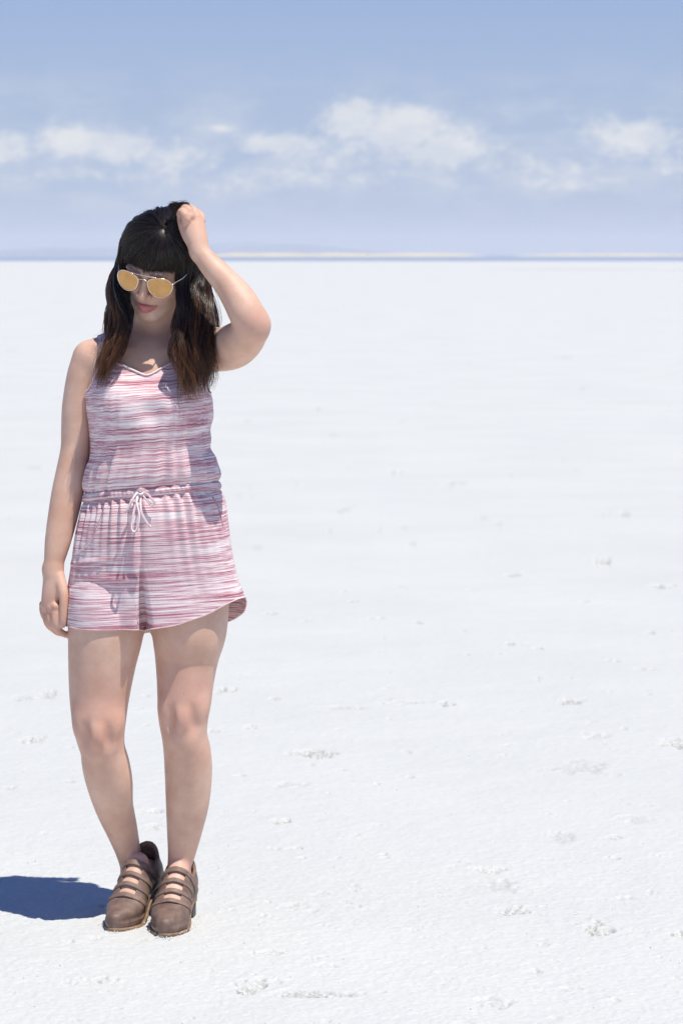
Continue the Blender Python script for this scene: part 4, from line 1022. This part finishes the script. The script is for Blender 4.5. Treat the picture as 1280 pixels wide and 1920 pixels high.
# ================================================================== BOOTS
def build_boot(ft, label):
    leather = bpy.data.materials.get('taupe_leather') or simple('taupe_leather', (.185, .118, .092), .50, 0, nscale=45, var=.35, bump=.35, bscale=650)
    strapm = bpy.data.materials.get('strap_leather') or simple('strap_leather', (.205, .135, .105), .56, 0, nscale=60, var=.30, bump=.4, bscale=700)
    solem = bpy.data.materials.get('tan_sole') or simple('tan_sole', (.27, .165, .095), .6, 0, nscale=90, var=.3)
    heelm = bpy.data.materials.get('dark_heel') or simple('dark_heel', (.05, .035, .028), .5, 0, nscale=90, var=.4)
    ends = np.array([ft.pt(d, l, z) for d in (-.02, .27) for l in (-.06, .06) for z in (-.01, .17)])
    lo, hi = ends.min(0) - .01, ends.max(0) + .01
    st = .0012
    def fresh(): return Field(np.arange(lo[0], hi[0], st), np.arange(lo[1], hi[1], st), np.arange(max(lo[2], -.004), hi[2], st))
    F0 = fresh(); foot_field(F0, ft, .0, loose=.004); base = F0.F.copy()
    X, Y, Z = F0.grid((slice(None),) * 3)
    d, l, z = ft.inv(X + 0 * Y + 0 * Z, Y + 0 * X + 0 * Z, Z + 0 * X + 0 * Y)
    coll = np.interp(d, [-.03, .0, .02, .045, .07, .09, .105, .12], [.152, .150, .142, .116, .098, .098, .112, .122])
    bottom = np.interp(d, [0, .06, .10, .15, .18, .26], [.036, .034, .026, .010, .006, .007])
    ws = (d - .1) * .75 - (z - .12) * .66                    # runs down the slope of the instep
    slotm = np.maximum(np.abs(l + .003) - .0195, np.maximum(-.06 - ws, np.maximum(ws - .103, .075 - d)))     # <0 inside the open front slot
    def emit_part(name, D, mat, par, col=None):
        F0.F = np.maximum(D, np.maximum(z - (coll if col is None else col), bottom - z)).astype(np.float32); V, Q = F0.mesh(name, 1)
        return link(name, new_mesh(name, V, Q), mat, par)
    up = np.maximum(base - .0042, -(slotm)); up = np.maximum(up, -(base + .004))
    wl = np.interp(d, *np.array([(-.003, -.01), (.0, .008), (.006, .018), (.016, .026), (.035, .0305), (.07, .0295), (.11, .031), (.15, .037), (.185, .041), (.21, .0325), (.230, .0225), (.242, .0135), (.249, .005), (.252, -.01)]).T)
    low = np.maximum(np.abs(l) - wl, z - bottom - np.interp(d, [0, .1, .2, .25], [.016, .014, .008, .005])).astype(np.float32); hh = np.maximum(.022 - np.abs(up - low), 0) / .022; up = np.minimum(up, low) - hh * hh * .0055
    up = np.maximum(up, -np.maximum(slotm, -(z - bottom - .02)))
    toe_edge = np.where(d > .192, base - .0056, up); up = np.minimum(up, np.maximum(base - .0056, .192 - d))
    bt = emit_part('ankle_boot', up, leather, root); bt['label'] = label
    for k, dc in enumerate((.006, .037, .066, .094)):
        slab = np.abs(ws - .10 * np.abs(l) - dc) - (.0056 if k else .0066)
        D = np.maximum(np.maximum(base - .0066, -(base - .0012)), slab); D = np.maximum(D, np.abs(l) - .047); D = np.maximum(D, np.maximum(np.interp(d, [.06, .12, .18], [.046, .030, .018]) - z, .04 - d))
        emit_part('strap', D, strapm, bt, np.interp(d, [.08, .10, .12], [.105, .135, .16]))
    # sole plate and heel
    prof = [(0, .004), (.004, .018), (.012, .026), (.035, .0325), (.07, .032), (.11, .034), (.15, .041), (.185, .0435), (.21, .0365), (.232, .0245), (.246, .0115), (.2515, .003)]
    P = crom(prof, 4); bag = Bag()
    def zb(dd): return np.interp(dd, [0, .06, .10, .15, .18, .22, .26], [.036, .034, .024, .005, -.001, -.001, .003])
    def plate(P, zt, zbm):
        n = len(P); V = []
        for f in (zt, zbm):
            for s in (1, -1):
                for dd, w in P: V.append(ft.pt(dd, s * w, f(dd)))
        V = np.array(V); q = []
        for i in range(n - 1):
            q.append((i, i + 1, n + i + 1, n + i)); q.append((2 * n + i, 3 * n + i, 3 * n + i + 1, 2 * n + i + 1))
            q.append((i, 2 * n + i, 2 * n + i + 1, i + 1)); q.append((n + i, n + i + 1, 3 * n + i + 1, 3 * n + i))
        q.append((0, n, 3 * n, 2 * n)); q.append((n - 1, 3 * n - 1, 4 * n - 1, 2 * n - 1)); return V, np.array(q)
    P2 = P.copy(); P2[:, 1] += .002
    V, q = plate(P2, lambda dd: zb(dd) + .0065, lambda dd: zb(dd) - .001); me = new_mesh('sole', V, q, smooth=False); link('sole', me, solem, bt)
    Ph = crom([(.002, .008), (.008, .022), (.025, .030), (.05, .031), (.066, .028), (.068, .004)], 4)
    V, q = plate(Ph, lambda dd: zb(dd) - .0012, lambda dd: 0 * dd + .0); link('heel', new_mesh('heel', V, q, smooth=False), heelm, bt)
build_boot(FL, 'brown strappy ankle boot with its heel lifted off the salt')
build_boot(FR, 'brown strappy ankle boot standing flat on the salt')

# ================================================================== SALT GRAINS
def build_grains():
    m = bpy.data.materials.new('salt_grain'); m.use_nodes = True; b = m.node_tree.nodes['Principled BSDF']
    b.inputs['Base Color'].default_value = (.84, .86, .87, 1); b.inputs['Roughness'].default_value = .35
    pos = []; rad = []
    for ft in (FR, FL):
        for _ in range(150):
            d = rng.uniform(-.01, .262); s = rng.choice([-1, 1]); w = np.interp(d, [0, .03, .1, .18, .23, .252, .262], [.01, .034, .036, .048, .033, .010, .004]) + abs(rng.normal()) * .010
            if rng.uniform() < .25: d = .252 + abs(rng.normal()) * .008; w = rng.uniform(0, .02)
            p = ft.h + ft.f * d * ft.k + ft.lat * s * w; pos.append((p[0], p[1], rng.uniform(-.001, .004))); rad.append(rng.uniform(.0005, .0015))
        for _ in range(26):                                           # caked on the welt
            d = rng.uniform(.10, .25); s = rng.choice([-1, 1]); w = np.interp(d, [.1, .15, .185, .21, .232, .25], [.036, .043, .0475, .043, .031, .008]); p = ft.pt(d, s * w, rng.uniform(.003, .007)); pos.append(p); rad.append(rng.uniform(.0006, .0016))
    for _ in range(1200):
        y = -2.2 + 7 * rng.uniform() ** 1.6; dist = y + CAMD; x = rng.uniform(-.14, .14) * dist; pos.append((x, y, rng.uniform(-.002, .004))); rad.append(rng.uniform(.0006, .0022))
    pos = np.array(pos); rad = np.array(rad); n = len(pos)
    oct_ = np.array([(1, 0, 0), (-1, 0, 0), (0, 1, 0), (0, -1, 0), (0, 0, 1), (0, 0, -1)], float)
    J = oct_[None] + rng.normal(size=(n, 6, 3)) * .22
    V = (pos[:, None] + J * rad[:, None, None]).reshape(-1, 3)
    T = np.array([(0, 2, 4), (2, 1, 4), (1, 3, 4), (3, 0, 4), (2, 0, 5), (1, 2, 5), (3, 1, 5), (0, 3, 5)])
    T = (T[None] + (np.arange(n) * 6)[:, None, None]).reshape(-1, 3)
    o = link('salt_grains', new_mesh('salt_grains', V, None, T, smooth=False), m); o['kind'] = 'stuff'; o['label'] = 'loose white salt grains scattered over the salt crust'
build_grains()
